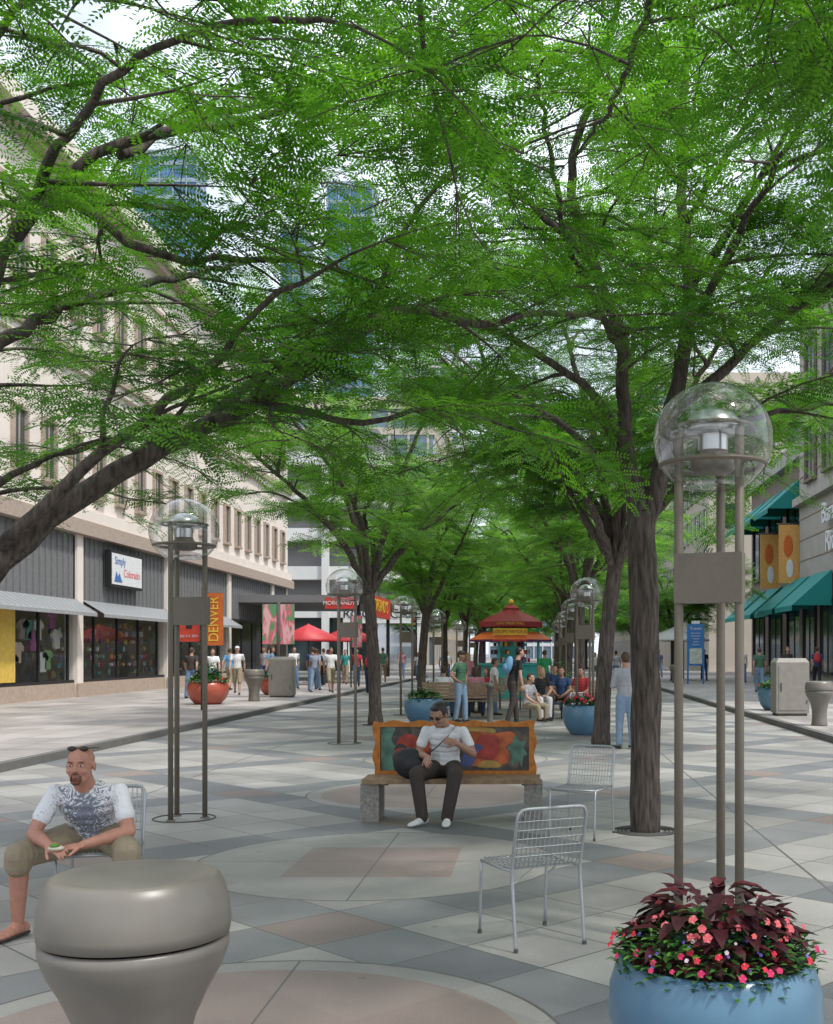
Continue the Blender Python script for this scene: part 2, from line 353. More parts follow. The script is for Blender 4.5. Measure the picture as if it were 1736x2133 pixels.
# right near tree
t=Tree('honey_locust_tree',(1.0,10.4,0),'n',1.1,1.25)
t.limb([(1.0,10.4,-.02),(1.0,10.4,.25),(1.0,10.4,1.47),(.97,10.4,2.5),(.96,10.4,2.95)],.145,.13,2,wig=.008)
t.limb([(.96,10.4,2.75),(.85,10.4,3.4),(.80,10.4,3.9),(.75,10.3,4.58),(.5,10.2,5.2),(.3,10,5.9),(.5,9.8,6.6),(.7,9.6,7.3)],.085,.022,.35)
t.limb([(.82,10.4,3.6),(.55,10.3,4.0),(.27,10.2,4.18),(-.1,10.1,4.4),(-.8,9.9,4.7),(-1.5,9.8,5.1)],.05,.012,.3)
t.limb([(.98,10.4,2.8),(1.14,10.4,3.25),(1.24,10.4,3.9),(1.4,10.4,4.67),(1.36,10.4,5.56),(1.33,10.4,6.6),(1.47,10.4,7.7)],.10,.025,.35)
t.limb([(1.24,10.4,3.85),(1.69,10.2,4.2),(2.13,10,4.6),(2.74,9.9,5.07),(3.6,9.7,5.7)],.06,.015,.25)
t.limb([(1.38,10.4,5.0),(1.69,10.3,5.4),(2.04,10.2,6.0),(2.5,10,6.8)],.05,.015,.2)
t.limb([(1.3,10.4,4.4),(1.6,9.3,5.0),(1.8,8.2,5.3),(1.9,7.2,5.4)],.05,.015,.25)
t.limb([(.5,10.2,5.2),(-.2,9.6,5.6),(-1.0,9.2,6.1),(-1.8,8.9,6.5)],.04,.012,.2)
t.limb([(.77,10.3,4.4),(.3,9.2,4.9),(.1,8.1,5.2),(.0,7.1,5.3)],.04,.012,.2)
t.limb([(1.36,10.4,5.3),(1.2,11.8,5.9),(1.0,13.2,6.6)],.05,.015,.2)
t.limb([(.9,10.4,3.2),(.2,11.4,4.0),(-.6,12.4,4.7),(-1.3,13,5.4)],.05,.012,.25)
t.limb([(1.2,10.4,3.6),(2.2,11.2,4.0),(3.2,11.8,4.3),(4.2,12.2,4.6)],.05,.012,.25)
t.limb([(1.33,10.4,6.0),(.5,10,6.7),(-.3,9.8,7.1),(-1.1,9.6,7.4)],.03,.01,.15)
t.limb([(1.36,10.4,5.6),(2.0,9.6,6.4),(2.8,9.2,6.9),(3.4,9,7.1)],.035,.01,.15)
t.limb([(2.13,10,4.6),(2.8,9.0,4.9),(3.2,8.2,5.1),(3.4,7.4,5.2)],.03,.01,.1)
t.limb([(2.04,10.2,6.0),(2.9,9.6,6.1),(3.6,9.2,6.0)],.03,.01,.1)
tot.append(t.done())
# tree beside the viewpoint
t=Tree('honey_locust_tree',(1.5,.4,0),'n',1.05,1.0)
t.limb([(1.5,.4,-.02),(1.48,.4,1.5),(1.4,.4,2.9)],.17,.14,2,wig=.01)
t.limb([(1.4,.4,2.7),(1.0,1.5,3.9),(.5,2.8,4.6),(-.1,4.0,4.8),(-.5,4.9,4.6),(-.47,5.2,4.2)],.08,.01,.45)
t.limb([(1.4,.4,2.7),(1.7,1.8,3.9),(1.6,3.2,4.4),(1.3,4.5,4.6),(1.0,5.8,4.9)],.08,.012,.4)
t.limb([(1.6,3.2,4.4),(2.1,4.3,4.4),(2.4,5.4,4.5),(2.6,6.5,4.7)],.035,.01,.2)
t.limb([(.5,2.8,4.6),(-.5,3.4,4.6),(-1.3,4.2,4.5),(-2.0,5.0,4.6)],.035,.01,.3)
t.limb([(1.0,1.5,3.9),(.7,3.0,4.2),(.5,4.3,4.3),(.4,5.5,4.4),(.3,6.4,4.6)],.035,.01,.5)
t.limb([(1.65,1.6,3.8),(1.9,3.2,4.15),(2.0,4.6,4.3),(1.9,5.8,4.4)],.035,.01,.5)
tot.append(t.done())
# distant rows
def far(x,y,k='f',d=.8,sc=1.25,**kw):
    t=Tree('honey_locust_tree',(x,y,0),k,d,sc); t.auto(**kw); tot.append(t.done())
far(1.12,19.8,'n',.9,1.6,hf=3.2,top=10,rad=4.1,n=8,r=.15,lean=(.25,0),step=.38)
far(-3.7,25.7,d=.66,hf=3.0,top=9.2,rad=4.1,n=7,r=.15,lean=(-.15,0),step=.38)
far(1.1,29.3,d=.62,hf=3.0,top=9.0,rad=3.8,n=6,r=.15,step=.42)
for i,y in enumerate((35.2,44.6,54,63.4,72)):
    far(-3.6+U(-.1,.1),y,d=.42,sc=1.6,hf=3.0,top=8.5,rad=3.3,n=6,r=.14,step=.42,lean=(U(-.3,.3),0))
for i,y in enumerate((38.6,48,57.5,67)):
    far(1.1+U(-.1,.1),y,d=.42,sc=1.6,hf=3.2,top=8.5,rad=3.3,n=6,r=.14,step=.42,lean=(U(-.3,.3),0))
for (x,y) in ((-10.5,98),(-5,100),(2,98),(7.5,62),(8.5,99),(-2,112),(5,115)):
    far(x,y,d=.42,sc=2.4,hf=2.8,top=8.5,rad=4,n=6,r=.16,step=.5)
print('SPRAYS',tot,sum(tot))
# tree grates
iron=mat('cast_iron',(.10,.095,.09),.7,.3)
for (x,y) in ((1.0,10.4),(1.12,19.8),(-3.7,25.7)):
    b=MB(); 
    for r in (.19,.225,.26,.295): b.torus((x,y,.006),r,.007,iron,32)
    b.obj('tree_grate')
# ---------------------------------------------------------------- street lamps
lm=mat('lamp_bronze_paint',(.16,.135,.105),.55,.1,ns=30,na=.06); lgl=glassmat('globe_glass',(.93,.94,.94),.10,.85); chrome=mat('reflector_metal',(.6,.6,.59),.3,1,na=.03)
def lamp(x,y,left=False):
    e=grp('street_lamp',(x,y,0)); b=MB()
    A=[R(188),R(-52),R(68)] if not left else [R(128),R(8),R(248)]; P=[(.2*math.cos(a),.2*math.sin(a)) for a in A]
    for p in P:
        b.tube([(p[0],p[1],0),(p[0],p[1],1.5),(p[0],p[1],2.92)],.026,lm,12); b.lathe([(.045,0),(.045,.012),(.027,.014)],lm,16,(p[0],p[1],0))
    p,q=Vector((*P[0],0)),Vector((*P[1],0)); d=(q-p).normalized(); n=Vector((d.y,-d.x,0)); L=(q-p).length
    M=Matrix.Translation(p)@Matrix(((d.x,-n.x,0,0),(d.y,-n.y,0,0),(0,0,1,0),(0,0,0,1)))
    b.box(-.02,L+.02,-.035,.06,1.93,2.21,lm,M)
    b.obj('posts_and_box',e)
    b=MB(); b.torus((0,0,2.72),.295,.015,lm); b.torus((0,0,2.93),.225,.012,lm)
    for a in A: b.box(.17,.30,-.012,.012,2.705,2.73,lm,Matrix.Rotation(a,4,'Z'))
    b.lathe([(.0,2.67),(.10,2.675),(.13,2.70),(.12,2.75),(.09,2.78),(.085,2.80)],lm,28)
    b.lathe([(.085,2.80),(.085,2.89)],chrome,28); b.lathe([(.0,2.89),(.15,2.895),(.165,2.92),(.16,2.96),(.12,3.01),(.06,3.035),(0,3.04)],chrome,28)
    b.obj('luminaire',e)
    b=MB(); pr=[]
    for i in range(26):
        t=math.pi*i/25*.83; pr.append((.34*math.sin(t) if i else 0.0,2.865+.32*math.cos(t)))
    pr+=[(.165,2.62),(.0,2.615)]
    b.lathe(pr[::-1],lgl,48); b.obj('globe',e)
    b=MB(); b.torus((0,0,.004),.3,.008,iron,32); b.obj('base_ring',e)
for y in (11.2,20.5,29.8,39.2,50.5,60): lamp(-3.52,y,True)
for y in (6.4,22.8,31.5,41,52): lamp(1.0,y)
# ---------------------------------------------------------------- litter bins, planters, cabinets
binm=mat('bin_fibreglass',(.158,.143,.122),.36,ns=4,na=.16,spec=.5)
def litter(x,y,z=0,s=1):
    e=grp('litter_bin',(x,y,z)); b=MB()
    pf=[(.0,0),(.165,0),(.17,.03),(.155,.12),(.155,.25),(.165,.36),(.19,.46),(.235,.56),(.275,.63),(.296,.69),(.297,.72),(.285,.728)]
    b.lathe([(r*s,h*s) for r,h in pf],binm,56); b.obj('bowl',e)
    b=MB(); pf=[(.275,.732),(.298,.737),(.304,.775),(.298,.835),(.283,.89),(.266,.922),(.252,.932),(.236,.930),(.20,.914),(.13,.892),(.06,.884),(0,.882)]
    b.lathe([(r*s,h*s) for r,h in pf],binm,56); b.obj('lid',e)
litter(-1.31,3.66); litter(-9.0,35.7,.12,1.08); litter(5.95,23.7,.12); litter(7,57,.12)
soil=mat('soil',(.05,.035,.025),.95)
def leafmesh(b,c,d,L,W,m,bend=.2):
    d=Vector(d).normalized(); s_=d.cross(Vector((0,0,1))); s_=s_.normalized() if s_.length>.01 else Vector((1,0,0)); n=s_.cross(d)
    c=Vector(c); V=[c,c+d*L*.35+s_*W*.5+n*L*.06,c+d*L*.35-s_*W*.5+n*L*.06,c+d*L*.35,c+d*L*.75+s_*W*.32-n*L*bend*.3,c+d*L*.75-s_*W*.32-n*L*bend*.3,c+d*L*.75-n*L*bend*.5,c+d*L-n*L*bend]
    b.add(V,[(0,3,1),(0,2,3),(1,3,6,4),(3,2,5,6),(4,6,7),(6,5,7)],m,True)
def planter(x,y,z,colr,Rr,H,plants,flowers=(),tall=None,name='planter',n=260,ls=.06):
    e=grp(name,(x,y,z)); b=MB(); pm=mat('glaze_%s'%str(colr),colr,.3,ns=4,na=.14,spec=.5)
    pf=[(0,0),(.55,0),(.6,.02),(.68,.08),(.84,.25),(.95,.45),(1,.66),(.985,.82),(.93,.94),(.89,.99),(.86,1.0),(.83,.99),(.82,.9),(0,.88)]
    b.lathe([(r*Rr,h*H) for r,h in pf],pm,56); b.lathe([(.82*Rr,.93*H),(.5*Rr,.97*H),(0,.99*H)],soil,30); b.obj('bowl',e)
    b=MB()
    for i in range(n):
        a=U(0,6.28); r=Rr*.93*math.sqrt(U(0,1)); h=H+.10*(1-(r/Rr)**2)+U(-.02,.05)+.02
        if r>.8*Rr: h-=U(0,.06)
        leafmesh(b,(r*math.cos(a),r*math.sin(a),h-.02),(math.cos(a)+U(-.9,.9),math.sin(a)+U(-.9,.9),U(-.1,1.0)),ls*U(.7,1.4),ls*.6,random.choice(plants))
    if tall:
        tm,cnt,ht,rr,tl=tall
        for i in range(cnt):
            a=U(0,6.28); r=rr*math.sqrt(U(0,1)); h=H+ht*(1-(r/rr)**2*.6)*U(.35,1)
            leafmesh(b,(r*math.cos(a),r*math.sin(a),h-.03),(math.cos(a)+U(-.7,.7),math.sin(a)+U(-.7,.7),U(-.2,.6)),tl*U(.7,1.2),tl*.55,random.choice(tm),.35)
    b.obj('plants',e)
    if flowers:
        b=MB()
        for fm,cnt,fs,r0,r1,hh in flowers:
            for i in range(cnt):
                a=U(0,6.28); r=Rr*U(r0,r1); h=H+.12*(1-(r/Rr)**2)+U(.03,hh); c=Vector((r*math.cos(a),r*math.sin(a),h))
                nn=Vector((math.cos(a)*.8+U(-.4,.4),math.sin(a)*.8+U(-.4,.4)-.3,U(.3,1))).normalized(); u=nn.orthogonal().normalized(); v=nn.cross(u); f2=fs*U(.7,1.2)
                for k in range(5):
                    q=2*math.pi*k/5; p=u*math.cos(q)+v*math.sin(q); w_=u*math.cos(q+.62)+v*math.sin(q+.62); w2=u*math.cos(q-.62)+v*math.sin(q-.62)
                    b.add([c,c+w_*f2*.8+nn*f2*.2,c+p*f2-nn*f2*.1,c+w2*f2*.8+nn*f2*.2],[(0,3,2,1)],fm)
        b.obj('flowers',e)
gA=mat('herb_green',(.045,.14,.025),.5,na=.4,ns=30); gB=mat('herb_green_light',(.10,.24,.04),.5,na=.3,ns=30); gC=mat('herb_dark',(.025,.075,.02),.5,ns=30)
bur=mat('coleus_burgundy',(.050,.009,.014),.45,na=.5,ns=25); bur2=mat('coleus_red',(.09,.012,.018),.45,na=.4,ns=25)
fr=mat('petal_red',(.62,.025,.05),.5); fp=mat('petal_pink',(.66,.13,.14),.5); fm_=mat('petal_magenta',(.58,.03,.12),.5); fv=mat('petal_violet',(.20,.13,.50),.5); fw=mat('petal_white',(.65,.55,.55),.5)
blue=(.085,.18,.265); terr=(.36,.08,.05)
planter(.636,4.03,0,blue,.382,.565,[gA,gA,gC,gB],[(fr,30,.014,.6,1.0,.05),(fp,46,.016,.45,.85,.11),(fm_,18,.013,.8,1.02,.03),(fv,26,.008,.6,1,.03),(fw,10,.008,.5,1,.05)],([bur,bur,bur,bur2],240,.30,.25,.11),n=1800,ls=.034)
planter(-2.62,26.0,0,blue,.46,.6,[gA,gC,gB],(),([gA,gC],160,.3,.3,.12),n=260,ls=.09)
planter(.95,22.7,0,blue,.45,.6,[gA,gC],[(fr,40,.035,.3,1,.15),(fp,20,.03,.3,1,.1)],([bur,gC],120,.25,.3,.12),n=260,ls=.08)
planter(-9.85,33.6,.12,terr,.62,.66,[gA,gB,gB],[(fr,20,.03,.5,1,.1)],([gC,gA],260,.65,.33,.16),n=400,ls=.13)
planter(-9.6,41,.12,terr,.55,.6,[gA,gB],(),([gA],100,.4,.3,.15),n=240,ls=.12)
planter(6.35,30,.12,blue,.46,.6,[gB,gA],[(fr,20,.03,.5,1,.1)],([gB],120,.3,.3,.14),n=260,ls=.1)
planter(9.3,46,.12,blue,.45,.6,[gB,gA],(),([gA],100,.5,.3,.14),n=200,ls=.1)
planter(.7,36,0,blue,.46,.6,[gA,gC],(),([gA,gC],160,.9,.35,.14),n=200,ls=.1)
planter(-2.6,35,0,blue,.46,.6,[gA,gC],(),([gC],160,.5,.3,.14),n=200,ls=.1)
cabm=mat('cabinet_paint',(.25,.23,.20),.5,ns=6,na=.1)
def cabinet(x,y):
    b=MB(); b.box(-.36,.36,-.3,.3,.0,.06,iron); b.box(-.4,.4,-.34,.34,.06,1.3,cabm)
    b.add([(-.4,-.34,1.3),(.4,-.34,1.3),(.4,.34,1.3),(-.4,.34,1.3),(-.33,-.25,1.4),(.33,-.25,1.4),(.33,.3,1.4),(-.33,.3,1.4)],[(4,5,6,7),(0,1,5,4),(1,2,6,5),(2,3,7,6),(3,0,4,7)],cabm)
    b.box(-.34,.34,-.352,-.34,.14,1.22,cabm); b.box(-.30,-.27,-.37,-.352,.6,.8,iron); b.box(.32,.35,-.362,-.352,.3,.38,iron)
    e=grp('utility_cabinet',(x,y,.12)); b.obj('housing',e)
cabinet(-8.85,39); cabinet(6.2,27.6)
b=MB(); b.lathe([(.09,0),(.09,.05),(.07,.07),(.07,.85),(.09,.87),(.09,.93),(.05,.97),(0,.98)],iron,20); b.obj('bollard',None,(-1.07,25.5,0))
# ---------------------------------------------------------------- wire chairs
alu=mat('chair_aluminium',(.40,.41,.42),.4,.6,ns=40,na=.05)
def chair(x,y,rz):
    e=grp('wire_chair',(x,y,0),R(rz)); b=MB(); W=.215
    for s in (1,-1):
        b.tube(catmull([(s*W,-.24,0),(s*W,-.225,.25),(s*W,-.215,.435)],.1),.0095,alu,8)
        b.tube(catmull([(s*W,.255,0),(s*W,.225,.25),(s*W,.205,.44),(s*W,.245,.62),(s*W,.275,.735),(s*(W-.015),.283,.775),(s*(W-.05),.285,.79),(0,.287,.79)],.05),.0105,alu,8)
        b.tube([(s*W,-.215,.435),(s*W,.0,.432),(s*W,.205,.44)],.009,alu,8)
        b.lathe([(.013,0),(.013,.02)],iron,10,(s*W,-.24,0)); b.lathe([(.013,0),(.013,.02)],iron,10,(s*W,.255,0))
    b.tube([(-W,-.215,.435),(W,-.215,.435)],.009,alu,8)
    b.tube([(-W,-.21,.425),(W,.2,.36)],.004,alu,5)
    for i in range(15):
        xx=-W+.02+(2*W-.04)*i/14
        b.tube(catmull([(xx,-.215,.445),(xx,-.19,.452),(xx,0,.444),(xx,.16,.447),(xx,.205,.48),(xx,.245,.62),(xx,.285,.787)],.06),.0036,alu,5,False)
    for yy in (-.16,-.08,.0,.08,.15): b.tube([(-W,yy,.440),(W,yy,.440)],.0035,alu,5,False)
    for k in (.52,.57,.62,.67,.72): b.tube([(-W,.205+(k-.44)*.235,k),(W,.205+(k-.44)*.235,k)],.0035,alu,5,False)
    b.obj('frame_and_wires',e)
chair(-.04,6.5,206.6); chair(.40,10.15,-24); chair(-2.70,6.95,10); chair(1.05,24,40)
# ---------------------------------------------------------------- painted bench
conc=mat('concrete',(.25,.235,.21),.9,ns=30,na=.3,bump=.4); wood=mat('weathered_wood',(.27,.18,.11),.75,ns=14,na=.35,bump=.3)
def artmat():
    m=bpy.data.materials.new('painted_mural'); m.use_nodes=True; nt=m.node_tree; L=nt.links.new; bs=nt.nodes['Principled BSDF']; bs.inputs['Roughness'].default_value=.45
    tc=nt.nodes.new('ShaderNodeTexCoord'); n=nt.nodes.new('ShaderNodeTexNoise'); n.inputs['Scale'].default_value=6; n.inputs['Distortion'].default_value=1.5; n.inputs['Detail'].default_value=5
    L(tc.outputs['Object'],n.inputs['Vector'])
    cr=nt.nodes.new('ShaderNodeValToRGB'); E=cr.color_ramp.elements; E[0].position=.40; E[0].color=(.045,.04,.036,1); E[1].position=.66; E[1].color=(.13,.10,.07,1)
    L(n.outputs[0],cr.inputs[0]); L(cr.outputs[0],bs.inputs['Base Color']); return m
orange=mat('frame_orange',(.46,.155,.02),.5,ns=12,na=.3); art=artmat(); org=mat('art_orange',(.42,.10,.03),.5,ns=9,na=.45); redp=mat('art_red',(.36,.05,.035),.5,ns=9,na=.45); grn=mat('art_green',(.09,.19,.14),.5,ns=9,na=.45); ylw=mat('art_yellow',(.38,.24,.06),.5,na=.4); dkp=mat('art_dark',(.05,.045,.045),.5,na=.3); bl_=mat('art_blue',(.08,.11,.26),.5,na=.3)
e=grp('painted_bench',(-.84,11.15,0)); b=MB()
for s in (-1,1):
    x0=s*.80-.09; b.box(x0,x0+.18,-.17,.25,0,.37,conc)
b.obj('concrete_legs',e); b=MB()
for i in range(3): b.box(-.87,.87,-.22+i*.158,-.072+i*.158,.372,.42,wood)
b.obj('seat',e); b=MB()
def wavy(n,hw,z0,z1,amp,k):
    P=[]
    for (ax,ay,bx,by,c) in ((-hw,z0,hw,z0,k),(hw,z0,hw,z1,2),(hw,z1,-hw,z1,k),(-hw,z1,-hw,z0,2)):
        nx,ny=(by-ay),-(bx-ax); l=math.hypot(nx,ny); nx/=l;ny/=l
        for i in range(n):
            t=i/n; o=amp*math.sin(t*c*2*math.pi); P.append((ax+(bx-ax)*t+nx*o,ay+(by-ay)*t+ny*o))
    return P
outl=wavy(24,.82,.40,.955,.014,6); inner=wavy(24,.755,.455,.90,0,1)
n=len(outl)
V=[(x,.245,z) for x,z in outl]+[(x,.245,z) for x,z in inner]+[(x,.29,z) for x,z in outl]+[(x,.29,z) for x,z in inner]
F=[]
for i in range(n):
    j=(i+1)%n; F+=[(i,j,n+j,n+i),(2*n+i,3*n+i,3*n+j,2*n+j),(i,2*n+i,2*n+j,j),(n+i,n+j,3*n+j,3*n+i)]
b.add(V,F,orange); b.obj('backrest_frame',e)
b=MB(); b.box(-.757,.757,.262,.278,.453,.902,art)
def blob(cx,cz,pts,m,y):
    k0=len(pts); sm=[]
    for i in range(k0):   # round the outline (closed catmull)
        p0,p1,p2,p3=[Vector(pts[(i+j)%k0]) for j in (-1,0,1,2)]
        for t in (0,.25,.5,.75): sm.append(.5*((2*p1)+(p2-p0)*t+(2*p0-5*p1+4*p2-p3)*t*t+(3*p1-p0-3*p2+p3)*t**3))
    sm=[(min(.75,max(-.75,cx+p[0])),min(.897,max(.458,cz+p[1]))) for p in sm]; k=len(sm)
    V=[(p[0],y,p[1]) for p in sm]+[(p[0],.2621,p[1]) for p in sm]
    b.add(V,[tuple(range(k))]+[(i,i+k,(i+1)%k+k,(i+1)%k) for i in range(k)],m)
blob(-.735,.47,[(0,0),(.13,0),(.10,.12),(.15,.2),(.09,.3),(.13,.42),(0,.42)],grn,.2606)
blob(-.60,.55,[(0,.05),(.12,0),(.3,.04),(.5,.0),(.62,.1),(.60,.26),(.45,.30),(.3,.22),(.12,.28),(.02,.2)],redp,.2594)
blob(-.50,.60,[(0,.0),(.16,.02),(.26,.08),(.38,.06),(.40,.13),(.22,.15),(.08,.1)],org,.2582)
blob(-.62,.66,[(0,0),(.07,.03),(.14,0),(.12,.05),(.05,.07)],dkp,.2576)
blob(.06,.50,[(0,.04),(.18,0),(.45,.02),(.50,.12),(.46,.2),(.56,.26),(.52,.35),(.3,.33),(.16,.36),(.05,.30),(.08,.18)],org,.2606)
blob(.18,.60,[(0,0),(.22,-.03),(.28,.1),(.24,.21),(.06,.2)],redp,.2594)
blob(.07,.50,[(0,0),(.12,.02),(.15,.12),(.22,.2),(.12,.22),(.02,.12)],bl_,.2588)
blob(.24,.49,[(0,0),(.22,0),(.2,.05),(.1,.07),(.02,.05)],ylw,.2584)
blob(.58,.52,[(0,0),(.07,.03),(.10,-.02),(.12,.08),(.16,.1),(.12,.17),(.15,.24),(.08,.23),(.03,.29),(0,.2),(-.04,.17),(.0,.1)],grn,.2582)
blob(-.1,.845,[(0,0),(.3,.01),(.5,-.01),(.48,.04),(.2,.05)],ylw,.2600)
b.obj('mural_panel',e)
for s in (-.7,.7):
    b=MB(); b.box(s-.02,s+.02,.292,.33,.30,.85,iron); b.obj('bracket',e)
# slatted benches
slat=mat('bench_slat_wood',(.28,.19,.12),.7,ns=10,na=.25)
def slatbench(x,y,rz):
    e=grp('slatted_bench',(x,y,0),R(rz)); b=MB()
    for i in range(5): b.box(-.95,.95,-.22+i*.095,-.14+i*.095,.42,.45,slat)
    for i in range(5): b.box(-.95,.95,.235+i*.012,.26+i*.012,.50+i*.085,.57+i*.085,slat)
    for s in (-.8,0,.8):
        b.box(s-.025,s+.025,-.2,.22,.38,.419,iron); b.box(s-.025,s+.025,-.18,-.13,0,.38,iron); b.box(s-.025,s+.025,.20,.232,0,.5,iron)
        b.tube([(s,.225,.45),(s,.30,.95)],.02,iron,6)
    b.obj('slats_and_frame',e)
slatbench(-1.95,28.6,180); slatbench(.62,28.4,0); slatbench(-1.9,33,180); slatbench(.3,33,180)
# ---------------------------------------------------------------- people
SPH=[]
NU,NV=10,7
for i in range(NV+1):
    for k in range(NU):
        t=math.pi*i/NV;a=2*math.pi*k/NU; SPH.append((math.sin(t)*math.cos(a),math.sin(t)*math.sin(a),math.cos(t)))
SPH=np.array(SPH); SPF=[(i*NU+k,(i+1)*NU+k,(i+1)*NU+(k+1)%NU,i*NU+(k+1)%NU) for i in range(NV) for k in range(NU)]
SPF=np.array(SPF)
class Layer:
    def __init__(s): s.V=[];s.n=0
    def e(s,c,r,M=None):
        if not hasattr(r,'__len__'): r=(r,r,r)
        P=SPH*np.array(r)
        if M is not None: P=P@M.T
        s.V.append(P+np.array(c)); s.n+=1
    def ch(s,p0,r0,p1,r1,k=.35):
        p0=np.array(p0,float);p1=np.array(p1,float); d=np.linalg.norm(p1-p0); n=max(1,int(d/(min(r0,r1)*k*1.2))+1)
        for i in range(n+1):
            t=i/n; s.e(p0+(p1-p0)*t,r0+(r1-r0)*t)
    def build(s,name,m,parent,vox=None,sm=3):
        V=np.concatenate(s.V); F=np.concatenate([SPF+i*len(SPH) for i in range(s.n)])
        me=bpy.data.meshes.new(name); me.from_pydata(V.tolist(),[],F.tolist()); me.materials.append(m)
        me.polygons.foreach_set('use_smooth',[True]*len(me.polygons))
        o=bpy.data.objects.new(name,me); S.collection.objects.link(o); o.parent=parent
        if vox:
            r=o.modifiers.new('r','REMESH'); r.mode='VOXEL'; r.voxel_size=vox; r.use_smooth_shade=True
            q=o.modifiers.new('s','SMOOTH'); q.factor=.5; q.iterations=sm
        return o
def nz(v): v=np.array(v,float); return v/np.linalg.norm(v)
def frame(fwd,up):
    up=nz(up); f=np.array(fwd,float); f=nz(f-up*f.dot(up)); r=np.cross(up,-f) ; return np.stack([nz(r),f,up],1)
def hand(Ly,w,d,nrm,side,curl=.45,k=1.,):
    d=nz(d); nrm=np.array(nrm,float); nrm=nz(nrm-d*nrm.dot(d)); s_=np.cross(d,nrm)*side
    M=np.stack([s_,nrm,d],1)
    for t in (.2,.45,.7): Ly.e(w+d*.095*t*k,(.040*k,.014*k,.03*k),M)
    def fing(b,dr,L,r,c):
        p=b; a=0; n0=nrm
        for j,f in enumerate((.45,.32,.23)):
            a+=c*(1 if j else .6); dd=dr*math.cos(a)+n0*math.sin(a); q=p+dd*L*f; Ly.ch(p,r*(1-.1*j),q,r*(1-.1*(j+1)),.5); p=q
    for i,(o,L) in enumerate(((.030,.070),(.0105,.078),(-.0095,.072),(-.029,.056))):
        fing(w+d*.088*k+s_*o*k,nz(d+s_*o*1.5),L*k,.0085*k,curl+.06*i)
    tb=w+d*.03*k+s_*.03*k; td=nz(d*.75+s_*.65+nrm*.25); p=tb+td*.04*k; Ly.ch(tb,.013*k,p,.0105*k,.5); q=p+nz(td+nrm*.5*curl+d*.3)*.033*k; Ly.ch(p,.0105*k,q,.0085*k,.5)
SK=[mat('skin_light',(.44,.26,.19),.55,ns=20,na=.06),mat('skin_tan',(.34,.19,.13),.55,ns=20,na=.06),mat('skin_ruddy',(.42,.20,.14),.5,ns=16,na=.12)]
HR={'black':mat('hair_black',(.012,.010,.010),.5,ns=60,na=.3),'brown':mat('hair_brown',(.06,.035,.02),.6,ns=60,na=.3),'blond':mat('hair_blond',(.35,.24,.11),.6,ns=60,na=.3),'grey':mat('hair_grey',(.3,.29,.28),.6),'red':mat('goatee_auburn',(.14,.055,.03),.8,ns=90,na=.4)}
eyew=mat('eye_white',(.6,.57,.54),.3); eyed=mat('eye_dark',(.03,.02,.015),.3); lip=mat('lips',(.30,.12,.095),.5)
